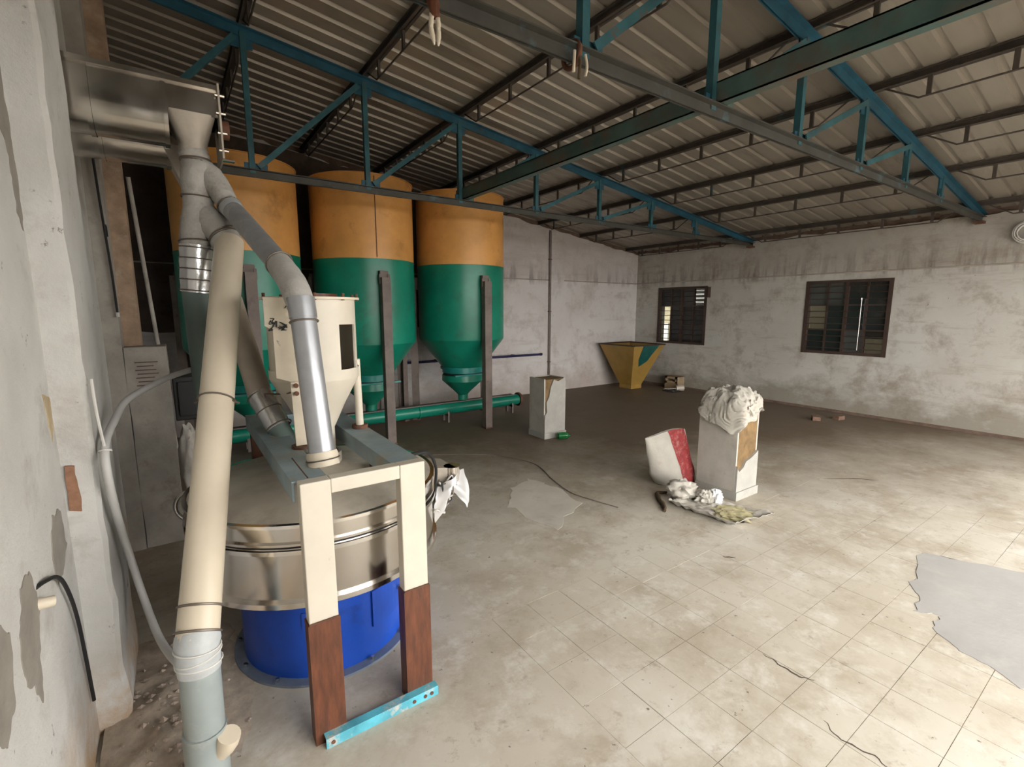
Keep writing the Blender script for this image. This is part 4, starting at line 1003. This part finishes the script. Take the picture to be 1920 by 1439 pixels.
m.add(vs, [(j * (n + 1) + i, j * (n + 1) + i + 1, (j + 1) * (n + 1) + i + 1, (j + 1) * (n + 1) + i) for j in range(n) for i in range(n)])
bo = m.build('sack_cloth', 'weave_white', r, 60); md = bo.modifiers.new('thick', 'SOLIDIFY'); md.thickness = .003
bo = blob((3.57, 1.99, .012), (.15, .13, .022), 3., .6, 4.2, flat=.010).build('meal', 'powder_yellow', r, 60); bo['kind'] = 'stuff'
r = thing('sack_bundle', 'wadded white sack bundle on the upper end of the flattened sack', 'sack', (3.50, 2.45, 0))
blob((3.52, 2.44, .085), (.13, .12, .085), 5., .3, 1.9, .30, flat=.02).build('wad', 'weave_white', r, 60)
blob((3.60, 2.26, .06), (.085, .07, .06), 9., .4, 2.2, .35, flat=.02).build('wad', 'weave_white', r, 60)
blob((3.67, 2.20, .06), (.05, .05, .07), 13., .4, 2.2, .3, flat=.02).build('wad', 'bag_white', r, 60)
r = thing('strap', 'curled dark brown strap on the floor left of the sacks', 'strap', (3.3, 2.5, 0))
P = spline([(3.52, 2.58, .012), (3.43, 2.62, .016), (3.33, 2.52, .016), (3.24, 2.40, .014), (3.17, 2.34, .012)], 6)
MB().tube(P, [.012 + .008 * math.sin(math.pi * i / (len(P) - 1)) for i in range(len(P))], 8, wr=.3).build('band', 'strap_brown', r, 50)
# green bottle
r = thing('plastic_bottle', 'small green plastic bottle lying by the bare column', 'bottle', (3.98, 4.53, .045))
MB().tube([(3.90, 4.56, .045), (3.91, 4.556, .045), (3.93, 4.55, .045), (4.0, 4.52, .045), (4.02, 4.51, .044), (4.04, 4.50, .044)], [.03, .044, .045, .045, .04, .02], 16).build('body', 'bottle_green', r, 40)
MB().tube([(4.035, 4.503, .044), (4.06, 4.49, .043)], .016, 12).build('cap', 'bottle_green', r, 40)
MB().ring((3.965, 4.537, .045), (.09, -.04, 0), .0455, .002, 20, 6).build('rib', 'bottle_green', r)
# floor crack, built as a thin dark tube
m = MB(); r = thing('floor_crack_line', 'thin dark crack line running over the cement floor before the columns', 'cable', (2.9, 3.5, 0))
m.tube(spline([(2.05, 5.0, .006), (2.5, 4.72, .006), (2.85, 4.44, .006), (3.05, 3.96, .006), (2.9, 3.45, .006), (2.82, 3.1, .006), (2.86, 2.85, .006), (2.92, 2.62, .006)], 8), .0042, 6); m.build('cable', 'leg_brown', r, 50)  # this tube is the floor crack, not a cable
# yellow hopper in the far corner
r = thing('yellow_hopper', 'yellow inverted pyramid hopper with green patch in the room corner', 'hopper', (7.93, 6.9, 0))
hx, hy, ht = 7.86, 6.83, .93; a_, b_ = .475, .16
tv = [(hx - a_, hy - a_, ht), (hx + a_, hy - a_, ht), (hx + a_, hy + a_, ht), (hx - a_, hy + a_, ht)]
bv = [(hx - b_, hy - b_, .08), (hx + b_, hy - b_, .08), (hx + b_, hy + b_, .08), (hx - b_, hy + b_, .08)]
for k in range(4):
    p0, p1, q1, q0 = [Vector(v) for v in (tv[k], tv[(k + 1) % 4], bv[(k + 1) % 4], bv[k])]
    n_ = (p1 - p0).cross(q0 - p0).normalized() * .006
    MB().add([p0, p1, q1, q0, p0 + n_, p1 + n_, q1 + n_, q0 + n_], [(0, 1, 2, 3), (7, 6, 5, 4), (0, 4, 5, 1), (1, 5, 6, 2), (2, 6, 7, 3), (3, 7, 4, 0)]).build('side_plate', 'hopper_yellow', r)
p0, p1, q1, q0 = [Vector(v) for v in (tv[0], tv[1], bv[1], bv[0])]
def hp(u, v): return p0.lerp(p1, u).lerp(q0.lerp(q1, u), v)
n_ = (p1 - p0).cross(q0 - p0).normalized()
if n_.y > 0: n_ = -n_
gp = [hp(.30, .0), hp(.82, .0), hp(.70, .22), hp(.60, .40), hp(.28, .52), hp(.22, .34)]
m = MB(); m.add([p + n_ * .008 for p in gp] + [p + n_ * .002 for p in gp], [tuple(range(6)), tuple(range(11, 5, -1))] + [(i, (i + 1) % 6, 6 + (i + 1) % 6, 6 + i) for i in range(6)])
go = m.build('painted_patch', 'patch_dark_green', r); go['label'] = 'dark green painted patch'
m = MB()
for k in range(4): m.bar(Vector(tv[k]), Vector(tv[(k + 1) % 4]), .03, .025)
m.build('top_rim', 'frame_brown', r)
MB().box(hx - b_, hx + b_, hy - b_, hy + b_, 0, .085).build('outlet_box', 'hopper_yellow', r)
# bits along the right wall
r = thing('cardboard_box', 'small brown open box against the right wall below the window', 'box', (8.5, 6.2, 0))
m = MB(); x0, x1, y0, y1, z0, z1 = 8.38, 8.62, 6.05, 6.35, .12, .27
for bx_ in ((x0, x0 + .01, y0, y1, z0, z0 + .05), (x0, x0 + .01, y0, y1, z1 - .05, z1), (x0, x0 + .01, y0, y0 + .05, z0, z1), (x0, x0 + .01, y1 - .05, y1, z0, z1)): m.box(*bx_)
m.box(x0, x1, y0, y1, z0 - .12, z0 + .008); m.box(x0, x1, y0, y1, z1 - .008, z1); m.box(x0, x1, y0, y0 + .008, z0, z1); m.box(x0, x1, y1 - .008, y1, z0, z1)
m.build('carton', 'card_brown', r)
r = thing('metal_fitting', 'small shiny metal fitting on the floor beside the brown box', 'fitting', (8.25, 6.0, 0))
MB().bar((8.05, 6.12, .05), (8.22, 5.92, .07), .05, .02).build('plate', 'stainless_bright', r)
MB().tube([(8.22, 5.95, .07), (8.34, 5.86, .08)], .06, 14).build('ring', 'stainless_dusty', r, 40)
MB().box(8.05, 8.32, 5.88, 6.15, 0, .035).build('base', 'black_plastic', r, bevel=.01)
for k, (x, y, a, lb) in enumerate(((7.82, 3.17, .5, 'broken red brick on the floor, farther from the right wall'), (8.12, 2.98, -.2, 'red brick half on the floor, closer to the right wall'))):
    r = thing('loose_brick', lb, 'brick', (x, y, 0), 'loose bricks')
    c_, s_ = math.cos(a), math.sin(a); L_ = .2 - .06 * k; jj = random.Random(k)
    m = MB(); m.add([(x + c_ * i * L_ / 2 - s_ * j * .05 + jj.uniform(-.01, .01), y + s_ * i * L_ / 2 + c_ * j * .05, z) for z in (0, .06) for i, j in ((-1, -1), (1, -1), (1, 1), (-1, 1))],
                    [(3, 2, 1, 0), (4, 5, 6, 7), (0, 1, 5, 4), (1, 2, 6, 5), (2, 3, 7, 6), (3, 0, 4, 7)]); m.build('brick_body', 'brick_dusty', r, bevel=.006)
# cable coil high on the right wall
r = thing('cable_coil', 'coil of white cable hanging high on the right wall', 'cable', (8.6, 1.40, 2.6))
rr = random.Random(2)
for k in range(7): MB().ring((8.60 + rr.uniform(-.03, .02), 1.36 + rr.uniform(-.01, .01), 2.58 + rr.uniform(-.012, .012)), (1, rr.uniform(-.25, .25), rr.uniform(-.2, .2)), .115 + rr.uniform(-.03, .02), .007, 28, 6).build('loop', 'cord_white', r, 50)
MB().tube([(8.60, 1.36, 2.70), (8.68, 1.36, 2.72)], .006, 6).build('hook', 'rust', r)
